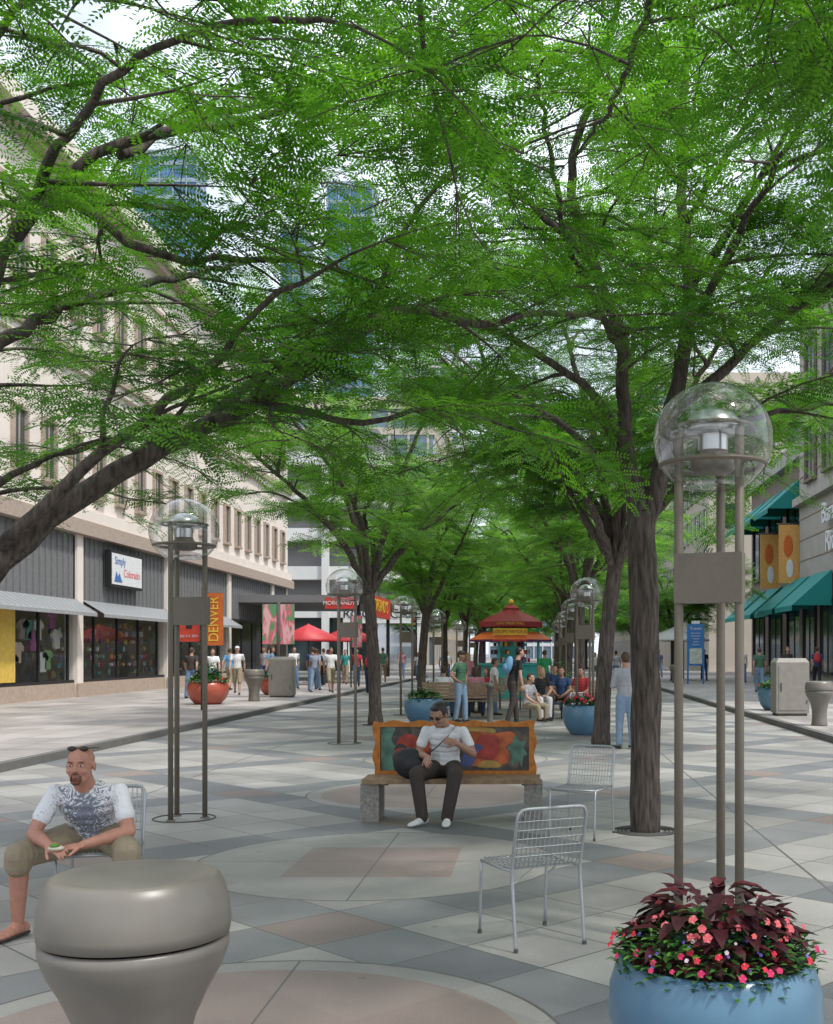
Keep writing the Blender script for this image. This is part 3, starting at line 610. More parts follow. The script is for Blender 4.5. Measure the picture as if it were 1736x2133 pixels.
def person(name,loc,yaw,J,o):
    """J: joints, local metres, facing -Y. L is the +X side."""
    e=grp(name,loc,R(yaw)); g={k:np.array(v,float) for k,v in J.items()}; near=o.get('near'); vox=.0052 if near else .014
    skin=Layer(); sh=Layer(); pa=Layer(); so_=Layer(); hr=Layer(); hd=Layer() if not near else skin
    fat=o.get('fat',1.)
    upv=g['neck']-g['pel']; rt=g['shL']-g['shR']; fwd=np.cross(upv,rt)*-1
    if fwd.dot(np.array([0,-1,0]))<0: fwd=-fwd
    T=frame(fwd,upv)
    bd=g.get('mid',(g['pel']+g['neck'])/2)
    def spine(t):
        a,c,d=g['pel'],bd,g['neck']; return (a*(1-2*t)+c*2*t if t<.5 else c*(2-2*t)+d*(2*t-1))
    for t,rx,ry in ((0,.160,.115),(.12,.158,.116),(.25,.148,.112),(.4,.145,.112),(.55,.158,.117),(.68,.170,.118),(.8,.168,.105),(.88,.135,.085)):
        c=spine(t); b_=fat if t<.7 else 1+(fat-1)*.6
        skin.e(c,(rx*b_*.93,ry*b_*.93,.07),T); sh.e(c,(rx*b_*1.02,ry*b_*1.04,.072),T)
    for s in ('L','R'):
        hp,kn,an=g['hip'+s],g['kn'+s],g['an'+s]; shd,el,wr=g['sh'+s],g['el'+s],g['wr'+s]
        nb=spine(.9); ins=shd+(nb-shd)*.15-np.array(T[:,2])*.01
        skin.ch(nb,.055,ins,.05); sh.ch(nb-T[:,2]*.02,.062,ins,.054); sh.ch(g['neck']*.6+nb*.4-T[:,2]*.010,.050,ins,.050)
        sh.ch(spine(.72),.09,shd-T[:,2]*.035+(nb-shd)*.2,.05)
        mid=(shd+el)/2
        skin.ch(shd,.048*fat**.5,mid,.046*fat**.6); skin.ch(mid,.046*fat**.6,el,.038*fat**.4); m2=el+(wr-el)*.3; skin.ch(el,.038*fat**.4,m2,.041*fat**.4); skin.ch(m2,.041*fat**.4,wr,.0265)
        sl=o.get('sleeve',.55)
        if sl<=1:
            sh.ch(shd,.053*fat**.4,shd+(el-shd)*sl*.6,.053*fat**.5); sh.ch(shd+(el-shd)*sl*.6,.053*fat**.5,shd+(el-shd)*sl,.056*fat**.5,.2)
        else: sh.ch(shd,.056,el,.050); sh.ch(el,.050,el+(wr-el)*.93,.040)
        # legs
        skin.ch(hp,.082*fat**.6,kn,.055); m3=kn+(an-kn)*.3+np.array([0,.012,0]); skin.ch(kn,.055,m3,.058); skin.ch(m3,.058,an,.036)
        skin.ch(g['pel'],.09,hp,.082)
        pa.ch(g['pel'],.115*fat,hp+(g['pel']-hp)*.1,.10*fat)
        pl=o.get('pants','long')
        if pl=='long': pa.ch(hp,.100*fat**.5,kn,.074); pa.ch(kn,.074,an+np.array([0,0,.0]),.060)
        elif pl=='shorts': pa.ch(hp,.102*fat**.5,kn,.080); pa.ch(kn,.080,kn+(an-kn)*.12,.080)
        fd=nz(g.get('ft'+s,np.array([0,-1,0]))*np.array([1,1,0])); sd_=np.array([-fd[1],fd[0],0])
        MF=np.stack([sd_,fd,np.array([0,0,1.])],1); gz=an[2]-.075
        base=an*np.array([1,1,0])+np.array([0,0,gz])
        for tt,w_,h_ in ((-.045,.034,.038),(-.01,.036,.045),(.03,.037,.040),(.07,.040,.032),(.11,.044,.027),(.145,.042,.023),(.17,.034,.019)):
            (skin if o.get('flip_flop') else so_).e(base+fd*tt+np.array([0,0,h_*1.0]),(w_,.045,h_),MF)
            if o.get('flip_flop'): so_.e(base+fd*tt+np.array([0,0,.008]),(w_*1.15,.05,.012),MF)
        skin.ch(an,.036,base+np.array([0,0,.05]),.034)
        sgn=1 if s=='L' else -1
        hand(hd,wr,g.get('hd'+s,wr-el),g.get('pn'+s,np.array([-sgn,0,0])),sgn,o.get('curl',.4),1.0)
    # head
    H=g['head']; fw=nz(o.get('look',(0,-1,0))); HM=frame(fw,o.get('hup',(0,0,1)))
    if 'hup' in o: HM=frame(np.array(o['hup'],float),-fw); HM=np.stack([nz(np.cross(fw,np.array(o['hup'],float))),fw,nz(np.array(o['hup'],float)-fw*fw.dot(np.array(o['hup'],float)))],1)
    def hp_(r,f,u): return H+HM@np.array([r,f,u])
    skin.ch(g['neck'],.060*fat**.6,hp_(0,-.018,-.05),.054*fat**.5)
    skin.e(hp_(0,-.012,.025),(.076,.094,.088),HM); skin.e(hp_(0,.018,-.03),(.067,.066,.075),HM); skin.e(hp_(0,.035,-.075),(.052,.045,.038),HM); skin.e(hp_(0,.060,-.092),(.028,.022,.020),HM)
    skin.e(hp_(0,.068,.026),(.048,.016,.012),HM)
    for s in (1,-1):
        skin.e(hp_(s*.038,.054,-.028),(.026,.026,.024),HM); skin.e(hp_(s*.077,-.012,-.008),(.009,.017,.030),HM)
    skin.ch(hp_(0,.080,.012),.0085,hp_(0,.094,-.026),.0115); skin.e(hp_(.011,.085,-.030),(.009,.010,.008),HM); skin.e(hp_(-.011,.085,-.030),(.009,.010,.008),HM)
    skin.e(hp_(0,.076,-.060),(.022,.012,.012),HM)
    fc=MB(); Mx=Matrix([list(r_) for r_ in HM])
    for s in (1,-1):
        fc.ell(hp_(s*.031,.071,.004),(.013,.011,.007),eyew,Mx); fc.ell(hp_(s*.031,.0795,.003),(.0055,.004,.0055),eyed,Mx)
        bm_=o.get('hairm',HR['brown']); fc.ell(hp_(s*.032,.080,.024),(.018,.006,.0035),bm_,Mx)
        fc.ell(hp_(s*.031,.073,.0115),(.0155,.0115,.005),o['skin'],Mx)
    fc.ell(hp_(0,.084,-.057),(.021,.006,.004),lip,Mx); fc.ell(hp_(0,.083,-.065),(.018,.007,.005),lip,Mx)
    if o.get('goatee'):
        for (r_,f_,u_,a_,b_,c_) in ((0,.075,-.094,.027,.015,.018),(.026,.074,-.074,.007,.010,.022),(-.026,.074,-.074,.007,.010,.022),(0,.084,-.047,.026,.006,.004),(0,.085,-.078,.012,.006,.008)): fc.ell(hp_(r_,f_,u_),(a_,b_,c_),HR['red'],Mx)
    if o.get('glasses'):
        u0=o['glasses'][0]; f0=o['glasses'][1]
        for s in (1,-1):
            fc.ell(hp_(s*.034,f0,u0),(.027,.008,.016),eyed,Mx)
            fc.tube([Vector(hp_(s*.06,f0,u0+.004)),Vector(hp_(s*.079,f0-.045,u0+.002)),Vector(hp_(s*.08,f0-.11,u0-.004))],.003,eyed,5)
        fc.tube([Vector(hp_(-.02,f0+.002,u0+.005)),Vector(hp_(.02,f0+.002,u0+.005))],.003,eyed,5)
    fc.obj('face_features',e)
    hs=o.get('hair','short')
    if hs!='bald':
        hr.e(hp_(0,-.026,.040),(.080,.090,.086),HM); hr.e(hp_(0,-.05,.0),(.076,.066,.075),HM); hr.e(hp_(0,.03,.092),(.055,.045,.022),HM)
        for s in (1,-1): hr.e(hp_(s*.062,-.02,.03),(.02,.05,.035),HM)
        if hs=='long':
            hr.ch(hp_(0,-.06,-.02),.07,hp_(0,-.07,-.16),.055)
            for s in (1,-1): hr.ch(hp_(s*.06,-.02,.0),.03,hp_(s*.075,-.02,-.14),.028)
        if hs=='cap':
            cp=Layer(); cp.e(hp_(0,-.012,.05),(.086,.102,.075),HM)
            for q in (.07,.1,.13): cp.e(hp_(0,q,.052),(.06-.12*(q-.07),.03,.008),HM)
            cp.build('cap',o['capm'],e,vox if near else None)
        hr.build('hair',o.get('hairm',HR['brown']),e,vox*1.3)
    skin.build('body',o['skin'],e,vox,3)
    if not near: hd.build('hands',o['skin'],e)
    sh.build('shirt',o['shirt'],e,vox*1.3,6 if near else 3)
    if pa.n: pa.build('trousers' if o.get('pants')!='shorts' else 'shorts',o['pant'],e,vox*1.3,5 if near else 3)
    so_.build('shoes',o.get('shoe',HR['black']),e,vox if near else None)
    ex=o.get('extra')
    if ex:
        b=MB(); ex(b,g,T); b.obj(o.get('exname','backpack'),e)
    return e
def stand(h=1.75,ph=0.,arm='swing',lean=0.):
    k=h/1.75; s=.16*ph
    J=dict(pel=(0,0,.97),neck=(0,-.01-lean,1.47),head=(0,-.04-lean*1.2,1.635),shL=(.185,-lean,1.42),shR=(-.185,-lean,1.42),hipL=(.09,0,.92),hipR=(-.09,0,.92),
      knL=(.10,-s-.02,.50),knR=(-.10,s-.02-abs(ph)*.06,.50),anL=(.10,-s*1.7,.085),anR=(-.10,s*1.9,.085+abs(ph)*.05),
      elL=(.235,.03+s*.8-lean*.6,1.14),elR=(-.235,.03-s*.8-lean*.6,1.14),wrL=(.24,-.05+s*1.3,.90),wrR=(-.24,-.05-s*1.3,.90))
    if arm=='hip': J.update(elL=(.33,.05,1.16),wrL=(.18,-.04,1.02),elR=(-.33,.05,1.16),wrR=(-.18,-.04,1.02))
    if arm=='fold': J.update(elL=(.24,-.03,1.14),wrL=(.02,-.19,1.16),elR=(-.24,-.03,1.14),wrR=(-.04,-.20,1.12))
    if arm=='phone': J.update(elL=(.24,-.03,1.14),wrL=(.10,-.24,1.25))
    return {a:tuple(np.array(b)*k) for a,b in J.items()}
def sit(seat=.45,spread=.1,lean=.06):
    z=seat
    return dict(pel=(0,0,z+.10),neck=(0,-lean,z+.58),head=(0,-lean*1.6-.02,z+.74),shL=(.185,-lean,z+.54),shR=(-.185,-lean,z+.54),hipL=(.09,-.02,z+.075),hipR=(-.09,-.02,z+.075),
      knL=(.10+spread,-.42,z+.06),knR=(-.10-spread,-.42,z+.06),anL=(.10+spread*.8,-.42,.085),anR=(-.10-spread*.8,-.46,.085),
      elL=(.24,-.08-lean,z+.28),elR=(-.24,-.08-lean,z+.28),wrL=(.10,-.28,z+.16),wrR=(-.10,-.28,z+.16))
def cl(n,c,**k): return mat('cloth_'+n,c,.85,ns=14,na=.10,bump=.35,**k)
white=cl('white',(.66,.66,.67)); jeans=cl('jeans',(.10,.16,.27)); ljeans=cl('light_jeans',(.18,.26,.36)); khaki=cl('khaki',(.27,.22,.15)); blk=cl('black',(.02,.02,.022)); nav=cl('navy',(.03,.06,.14)); grey=cl('grey',(.28,.29,.31)); olive=cl('green',(.06,.14,.085)); kelly=cl('kelly',(.03,.23,.09)); red=cl('red',(.40,.04,.045)); pink=cl('pink',(.48,.20,.24)); brn=cl('dark_brown',(.045,.035,.03)); sky_=cl('skyblue',(.13,.28,.46)); yel=cl('yellow',(.5,.38,.08)); plaid=cl('stripe',(.3,.33,.42)); teal=cl('teal',(.04,.24,.24))
shoew=mat('shoe_white',(.6,.6,.58),.6); shoeb=mat('shoe_dark',(.05,.04,.035),.6)
def graphic():
    m=bpy.data.materials.new('printed_tee'); m.use_nodes=True; nt=m.node_tree; L=nt.links.new; bs=nt.nodes['Principled BSDF']; bs.inputs['Roughness'].default_value=.85
    tc=nt.nodes.new('ShaderNodeTexCoord'); mp=nt.nodes.new('ShaderNodeMapping'); mp.inputs['Location'].default_value=(.01,.30,-.69)
    L(tc.outputs['Object'],mp.inputs[0]); ln=nt.nodes.new('ShaderNodeVectorMath'); ln.operation='LENGTH'
    ms=nt.nodes.new('ShaderNodeVectorMath'); ms.operation='MULTIPLY'; ms.inputs[1].default_value=(7.5,2.0,5.0); L(mp.outputs[0],ms.inputs[0]); L(ms.outputs[0],ln.inputs[0])
    n=nt.nodes.new('ShaderNodeTexNoise'); n.inputs['Scale'].default_value=24; n.inputs['Detail'].default_value=8; n.inputs['Distortion'].default_value=3; L(tc.outputs['Object'],n.inputs['Vector'])
    s1=nt.nodes.new('ShaderNodeMath'); s1.operation='MULTIPLY_ADD'; s1.inputs[1].default_value=-.22; L(ln.outputs['Value'],s1.inputs[0]); L(n.outputs[0],s1.inputs[2])
    cr=nt.nodes.new('ShaderNodeValToRGB'); cr.color_ramp.elements[0].position=.27; cr.color_ramp.elements[0].color=(.66,.66,.68,1); cr.color_ramp.elements[1].position=.35; cr.color_ramp.elements[1].color=(.17,.19,.24,1)
    L(s1.outputs[0],cr.inputs[0]); L(cr.outputs[0],bs.inputs['Base Color'])
    n4=nt.nodes.new('ShaderNodeTexNoise'); n4.inputs['Scale'].default_value=9; L(tc.outputs['Object'],n4.inputs['Vector']); bp=nt.nodes.new('ShaderNodeBump'); bp.inputs['Strength'].default_value=.5; bp.inputs['Distance'].default_value=.03; L(n4.outputs[0],bp.inputs['Height']); L(bp.outputs[0],bs.inputs['Normal']); return m
J=dict(pel=(0,.02,.55),mid=(.0,-.10,.70),neck=(-.01,-.23,.865),head=(-.02,-.30,.995),shL=(.18,-.21,.825),shR=(-.18,-.21,.825),hipL=(.10,-.02,.53),hipR=(-.10,-.02,.53),
  knL=(.26,-.42,.50),knR=(-.34,-.38,.49),anL=(.22,-.42,.085),anR=(-.37,-.28,.085),elL=(.25,-.30,.60),elR=(-.28,-.30,.60),wrL=(.03,-.46,.555),wrR=(-.15,-.48,.56),
  hdL=(-1,-.35,-.1),hdR=(.7,-.7,-.15),pnL=(0,.2,-1),pnR=(0.3,.3,-1),ftR=(-.5,-1,0),ftL=(.2,-1,0))
def sandwich(b,g,T):
    w=g['wrR']; b.ell((w[0]+.055,w[1]-.075,w[2]-.005),(.045,.028,.016),mat('wrap_paper',(.6,.55,.42),.8)); b.ell((w[0]+.05,w[1]-.085,w[2]+.012),(.03,.02,.012),gB)
person('bald_man_sitting',(-2.70,6.86,0),10,J,dict(near=1,fat=1.08,skin=SK[2],shirt=graphic(),pant=khaki,pants='shorts',hair='bald',goatee=1,glasses=(.098,.040),look=(-.14,-1,-.12),hairm=HR['red'],flip_flop=1,shoe=brn,sleeve=.58,curl=.5,extra=sandwich,exname='sandwich'))
def bag(b,g,T):
    bm=mat('bag_nylon',(.018,.018,.02),.6,ns=20,na=.3)
    b.ell((-.33,-.14,.57),(.165,.09,.15),bm,Matrix.Rotation(.5,3,'Y'),18,12); b.ell((-.28,-.20,.55),(.11,.06,.09),bm,Matrix.Rotation(.5,3,'Y'),14,10)
    P=catmull([(.10,.04,.925),(.105,-.10,.915),(.07,-.175,.86),(-.0,-.20,.79),(-.10,-.21,.70),(-.2,-.2,.64)],.03)
    V=[];F=[]
    for p in P: V+=[p+Vector((.014,0,.020)),p-Vector((.014,0,.020)),p+Vector((.014,-.010,.020)),p+Vector((-.014,-.010,-.020))]
    for i in range(len(P)-1):
        k=i*4; F+=[(k,k+1,k+5,k+4),(k+2,k+6,k+7,k+3),(k,k+4,k+6,k+2),(k+1,k+3,k+7,k+5)]
    b.add(V,F,bm)
J=dict(pel=(.0,.02,.52),mid=(.01,.02,.70),neck=(.0,-.08,.94),head=(-.045,-.165,1.045),shL=(.19,-.05,.875),shR=(-.175,-.06,.88),hipL=(.09,-.02,.50),hipR=(-.09,-.02,.50),
  knL=(.135,-.40,.49),knR=(-.24,-.36,.49),anL=(.06,-.42,.085),anR=(-.18,-.40,.085),elL=(.29,-.10,.66),elR=(-.25,-.09,.66),wrL=(.14,-.24,.775),wrR=(-.15,-.25,.645),
  hdL=(-.9,-.15,.25),hdR=(.1,-.6,-.3),pnL=(0.1,1,0),pnR=(.6,0,-1),ftR=(-.6,-1,0),ftL=(0,-1,0))
person('man_sitting_on_bench',(-.92,11.13,0),0,J,dict(near=1,skin=SK[1],shirt=white,pant=brn,hairm=HR['black'],glasses=(.004,.080),look=(-.40,-.80,-.50),hup=(-.15,-.45,1),shoe=shoew,curl=.75,extra=bag,exname='shoulder_bag'))
def pack(m):
    def f(b,g,T):
        c=(g['neck']+g['pel'])/2-T[:,1]*.19+T[:,2]*.08; MM=Matrix([list(r_) for r_ in T]); b.ell(c,(.15,.09,.22),m,MM); b.ell(c-T[:,1]*.06-T[:,2]*.07,(.11,.06,.11),m,MM)
    return f
def P(x,y,yaw,sh,pt,J=None,z=0,**k):
    d=dict(skin=random.choice(SK[:2]),shirt=sh,pant=pt,hairm=HR[random.choice(['black','brown','brown'])]); d.update(k)
    person('woman' if d.get('w') else 'man',(x,y,z),yaw,J or stand(U(1.68,1.8),random.choice((-1,1,.7,-.6))),d)
P(-1.82,26.6,60,olive,ljeans,stand(1.7,.3,'hip'),hair='cap',capm=brn); P(-.57,25.7,110,blk,brn,stand(1.78,.5,lean=.12),extra=pack(sky_)); P(1.52,19.3,190,grey,ljeans,stand(1.66,.3,'fold'),sleeve=2,shoe=shoeb)
P(-1.15,29.8,100,white,jeans,stand(1.5,.2)); P(.25,38.5,180,kelly,nav,stand(1.75,0)); P(-2.35,38,150,pink,jeans,stand(1.65,.2),w=1,hair='long',hairm=HR['blond'])
P(.05,27.9,20,blk,white,sit(.45,.02,.1),w=1,hair='long',hairm=HR['blond']); P(.62,28.35,-10,nav,brn,sit()); P(-.25,27.2,60,grey,khaki,sit(.3)); P(1.15,28.3,-30,red,jeans,sit())
P(-2.4,28.75,180,white,jeans,sit()); P(-1.6,28.75,180,pink,nav,sit(),w=1,hair='long'); P(-1.3,31,-60,red,brn,sit(.4),hair='long',w=1); P(.5,32.6,0,nav,jeans,sit())
sk_=.12
for (x,y,yaw,a,c,k) in ((-10.95,41,10,white,khaki,dict(hair='cap',capm=white,pants='shorts')),(-12.6,46,170,sky_,khaki,dict(pants='shorts')),(-11.7,38,180,brn,jeans,{}),(-11.7,40.5,15,white,jeans,{}),
  (-11.0,46.5,90,sky_,nav,dict(w=1,hair='long')),(-9.0,45,185,nav,jeans,{}),(-8.7,44,175,plaid,ljeans,{}),(-7.9,43,20,white,khaki,dict(pants='shorts')),(-6.9,46,180,blk,nav,dict(extra=pack(red),w=1,hair='long')),
  (-10.4,48,30,white,jeans,{}),(-11.9,49,-20,grey,nav,{}),(-12.4,52,10,red,jeans,{}),(-9.9,52,180,grey,blk,{}),(-9.4,55,0,teal,khaki,dict(pants='shorts')),(-8.6,60,0,white,jeans,{}),
  (-8.2,68,10,pink,jeans,dict(w=1,hair='long')),(-7.0,66,0,white,ljeans,{}),(-9.6,66,180,blk,jeans,{}),(-10.8,58,-30,sky_,jeans,{}),(-5.6,70,0,white,nav,{}),(-5.0,60,180,plaid,jeans,{}),
  (-9.5,48.5,170,blk,blk,{}),(-8.2,51,10,red,jeans,{}),(-7.7,56,185,olive,khaki,dict(pants='shorts')),
  (8.6,43.5,175,olive,ljeans,{}),(11.7,47,170,nav,blk,dict(extra=pack(red))),(10.0,45,10,brn,khaki,dict(w=1,hair='long')),(9.2,62,0,blk,nav,{}),(7.6,70,10,nav,jeans,{}),(10.6,58,0,white,jeans,{}),(3.4,66,0,white,jeans,{}),(4.2,60,180,grey,jeans,{})):
    P(x,y,yaw,a,c,z=sk_ if (x<-7.5 or x>5.5) else 0,**k)
# ---------------------------------------------------------------- kiosk
kr=mat('kiosk_roof_red',(.30,.035,.04),.5); ktl=mat('kiosk_teal',(.07,.45,.42),.45); kpu=mat('kiosk_purple',(.14,.03,.12),.5); kor=mat('kiosk_orange',(.72,.17,.04),.5); kye=mat('kiosk_yellow',(.78,.52,.05),.5); kdk=mat('kiosk_interior',(.05,.04,.04),.8); kred=mat('kiosk_red',(.5,.04,.05),.5)
e=grp('street_kiosk',(-.98,42,0)); b=MB()
def ng(n,r,z,a0=22.5): return [(r*math.cos(R(a0+360*i/n)),r*math.sin(R(a0+360*i/n)),z) for i in range(n)]
def fr_(b,n,prof,m,a0=22.5):
    V=[];F=[]
    for r,z in prof: V+=ng(n,r,z,a0)
    for i in range(len(prof)-1):
        for k in range(n): F.append((i*n+k,i*n+(k+1)%n,(i+1)*n+(k+1)%n,(i+1)*n+k))
    b.add(V,F,m)
fr_(b,8,[(1.25,2.60),(1.27,2.64),(1.27,2.80),(1.22,2.81),(.75,3.05),(.35,3.22),(.32,3.30),(.36,3.31),(.0,3.5)],kr); b.obj('roof',e); b=MB()
b.ell((0,0,3.56),(.1,.1,.1),kye); b.obj('finial',e); b=MB()
for i in range(8):
    a=R(22.5+45*i); x,y=1.1*math.cos(a),1.1*math.sin(a); b.tube([(x,y,0),(x,y,2.6)],.05,ktl if i%2 else kpu,6)
b.obj('posts',e); b=MB(); fr_(b,8,[(1.18,.0),(1.18,1.18),(1.34,1.2),(1.34,1.27),(.9,1.27)],ktl); b.obj('counter',e)
b=MB(); fr_(b,8,[(.55,1.18),(.55,2.55)],ktl)
for i in range(60):
    a=U(3.4,6.0); z=random.choice((1.3,1.6,1.9,2.15)); b.box(.72*math.cos(a)-.05,.72*math.cos(a)+.05,.72*math.sin(a)-.03,.72*math.sin(a)+.03,z,z+U(.08,.2),random.choice((kye,kred,white,ktl,kdk)))
b.obj('stock',e)
b=MB(); 
for i in range(8):
    a0,a1=22.5+45*i,67.5+45*i; q=[(1.13*math.cos(R(a)),1.13*math.sin(R(a)),2.42) for a in (a0,a1)]; o_=[(1.65*math.cos(R(a)),1.65*math.sin(R(a)),2.14) for a in (a0,a1)]
    b.add([q[0],q[1],o_[1],o_[0]],[(0,1,2,3)],kor); b.add([o_[0],o_[1],(o_[1][0],o_[1][1],2.07),(o_[0][0],o_[0][1],2.07)],[(0,1,2,3)],kred if i%2 else kpu)
b.obj('awnings',e); b=MB(); b.box(-.62,.62,-1.40,-1.35,2.30,2.54,kye); b.obj('sign_board',e)
text('kiosk_lettering','SOUPS FAMOUS',.17,(0,-1.41,2.42),(90,0,0),kred,e); text('fascia_lettering','16TH STREET MALL',.12,(0,-1.20,2.72),(90,0,0),kye,e)
# ---------------------------------------------------------------- buildings
def win(b,x,y0,y1,z0,z1,dx,gm,fm,fw=.1,pr=.1,mull=0):
    a,c=sorted((x,x+dx*.015)); b.box(a,c,y0+fw,y1-fw,z0+fw,z1-fw,gm)
    a,c=sorted((x,x+dx*pr)); b.box(a,c,y0,y0+fw,z0,z1,fm); b.box(a,c,y1-fw,y1,z0,z1,fm); b.box(a,c,y0+fw,y1-fw,z1-fw,z1,fm)
    a,c=sorted((x,x+dx*(pr+.08))); b.box(a,c,y0+fw,y1-fw,z0,z0+fw,fm)
    if mull:
        a,c=sorted((x,x+dx*.05))
        ym=(y0+y1)/2; b.box(a,c,ym-.03,ym+.03,z0+fw,z1-fw,fm)
stucco=mat('cream_stucco',(.72,.645,.58),.9,ns=1.2,na=.06); trim=mat('stone_trim',(.38,.30,.25),.85); fasc=mat('grey_metal_fascia',(.17,.17,.175),.6); awn=mat('awning_metal',(.40,.41,.42),.45,.3)
gwin=mat('window_glass_dark',(.04,.06,.065),.08,ns=.7,na=.6,spec=.8); blackf=mat('black_frame',(.015,.015,.016),.5); tanb=mat('tan_base',(.40,.31,.25),.85)
e=grp('stucco_shop_building'); b=MB(); X=-16; Y0,Y1=14,72
b.box(-45,X,Y0,Y1,6.0,18.4,stucco); b.box(-45,X-1.9,Y0,Y1,0,6.0,mat('shop_interior',(.25,.21,.16),.9)); b.box(X-1.9,X,Y1-.4,Y1,0,5.999,stucco)
b.box(X,X+.35,Y0,Y1+.3,5.75,6.25,trim); b.box(X,X+.22,Y0,Y1+.2,6.252,6.7,stucco); b.box(X,X+.3,Y0,Y1+.25,11.75,12.0,trim); b.box(X,X+.18,Y0,Y1+.2,11.45,11.748,stucco)
b.box(X,X+.4,Y0,Y1+.3,17.6,17.9,trim); b.box(X,X+.7,Y0,Y1+.5,17.902,18.5,stucco); b.box(X,X+.12,Y0,Y1,15.9,16.05,trim)
b.obj('walls',e); b=MB()
y=Y0+1.2
while y<Y1-2:
    for (z0,z1) in ((7.2,9.3),(13.1,15.2)): win(b,X,y,y+1.05,z0,z1,1,gwin,trim,.12,.12,1)
    y+=2.1
b.obj('windows',e); b=MB()
b.box(X-.3,X,Y0,Y1-.4,3.45,5.748,fasc); y=Y0
while y<Y1-.5: b.box(X,X+.05,y,y+.05,3.47,5.7,fasc); y+=.45
b.obj('fascia',e); b=MB()
for k,y in enumerate((20,29.5,39,48.4,58,67.5)):
    b.box(X-.3,X+.14,y-.25,y+.25,0,5.745,stucco); b.box(X+.14,X+.2,y-.3,y+.3,.1,.6,tanb)
    ye=(29.5,39,48.4,58,67.5,72)[k]; 
    b.box(X-.25,X+.05,y+.25,ye-.26,.1,.62,tanb)
b.obj('pilasters',e); b=MB()
for k,y in enumerate((20,29.5,39,48.4)):
    ye=(29.5,39,48.4,58)[k]; a=y+.3;c=ye-.3
    b.add([(X+.05,a,3.5),(X+.05,c,3.5),(X+.85,c,3.02),(X+.85,a,3.02)],[(0,1,2,3)],awn); b.add([(X+.85,a,3.02),(X+.85,c,3.02),(X+.85,c,2.9),(X+.85,a,2.9)],[(0,1,2,3)],awn)
    q=a
    while q<c: b.add([(X+.05,q,3.53),(X+.05,q+.06,3.53),(X+.86,q+.06,3.05),(X+.86,q,3.05)],[(0,1,2,3)],fasc); q+=.4
b.obj('metal_awning',e); b=MB()
sg=glassmat('shop_glass',(.9,.92,.92),.05,.35); y=20.3
while y<67:
    b.box(X-.06,X+.02,y-.05,y+.05,.62,3.44,blackf); y+=2.25
b.box(X-.06,X+.03,20,67.5,.62,.72,blackf); b.box(X-.06,X+.03,20,67.5,3.3,3.44,blackf); b.obj('shopfront_frames',e)
b=MB(); b.add([(X-.02,20,.7),(X-.02,67.5,.7),(X-.02,67.5,3.35),(X-.02,20,3.35)],[(0,1,2,3)],sg); b.obj('shopfront_glass',e)
b=MB(); cols=[cl('m%d'%i,c) for i,c in enumerate([(.4,.05,.05),(.1,.25,.4),(.5,.42,.15),(.1,.3,.28),(.6,.6,.6),(.3,.1,.25),(.5,.25,.1),(.12,.12,.3),(.2,.35,.15),(.5,.4,.33),(.6,.58,.55),(.25,.22,.2)])]
shp=[(-.22,0),(.22,0),(.22,.42),(.36,.36),(.42,.50),(.2,.66),(.08,.66),(0,.62),(-.08,.66),(-.2,.66),(-.42,.50),(-.36,.36),(-.22,.42)]
y=20.8
while y<57:
    if 34.4<y<38.4 or y<29:
        z=U(.8,2.6); m=random.choice(cols); V=[(X-.35,y+p[0],z+p[1]) for p in shp]+[(X-.42,y+p[0],z+p[1]) for p in shp]; k=len(shp)
        b.add(V,[tuple(range(k))]+[(i,(i+1)%k,(i+1)%k+k,i+k) for i in range(k)],m); y+=.36
    else:
        for z in np.arange(.8,2.7,.30):
            if random.random()<.65:
                d_=U(-.5,.2); b.box(X-.7+d_,X-.62+d_,y,y+U(.10,.20),z+U(0,.05),z+U(.13,.24),random.choice(cols))
        y+=.31
b.obj('merchandise',e)
b=MB(); b.box(X-1.5,X+.06,29.8,34.3,.75,3.44,mat('yellow_wall',(.62,.42,.08),.7)); b.obj('yellow_panel',e)
e=grp('shop_sign'); b=MB(); b.box(X+.10,X+.32,41.3,44.6,4.1,5.45,blackf); b.box(X+.321,X+.335,41.4,44.5,4.2,5.35,white); b.obj('panel',e)
b=MB(); b.add([(X+.345,41.6,4.3),(X+.345,41.8,4.7),(X+.345,41.95,4.5),(X+.345,42.1,4.65),(X+.345,42.4,4.3)],[(0,1,2,3,4)],mat('sign_blue',(.05,.15,.4),.5)); b.obj('mark',e)
text('sign_word','Simply',.42,(X+.34,42.2,5.08),(90,0,90),mat('sign_blue',(.05,.15,.4)),e); text('sign_word_2','Colorado',.42,(X+.34,43.4,4.65),(90,0,90),mat('sign_red_paint',(.6,.1,.1),.5),e,sx=1.05)
rr=mat('sign_red',(.5,.04,.03),.5); e=grp('restaurant_canopy'); b=MB(); b.box(-16.2,-9.5,60,73,4.35,4.75,fasc); b.box(-9.5,-9.3,60,73,4.3,4.8,blackf)
for y in (60.3,66,72.5): b.box(-9.75,-9.55,y,y+.2,.12,4.35,blackf)
b.box(-9.28,-9.15,61,70,3.7,4.9,rr); b.box(-11.3,-9.6,59.8,59.9,4.0,4.6,rr); b.obj('canopy',e)
text('canopy_lettering','MORGANDY\'S',.30,(-10.45,59.78,4.3),(90,0,0),white,e); text('canopy_lettering_side','MORGANDY\'S',1.0,(-9.13,65.5,4.35),(90,0,90),kye,e)
for x,y in ((-11,54),(-9.8,58)):
    b=MB(); b.lathe([(1.6,2.1),(1.62,2.2),(.05,2.9),(0,2.95)],kred,8,(x,y,.12)); b.tube([(x,y,.12),(x,y,3)],.03,iron); b.obj('red_umbrella')
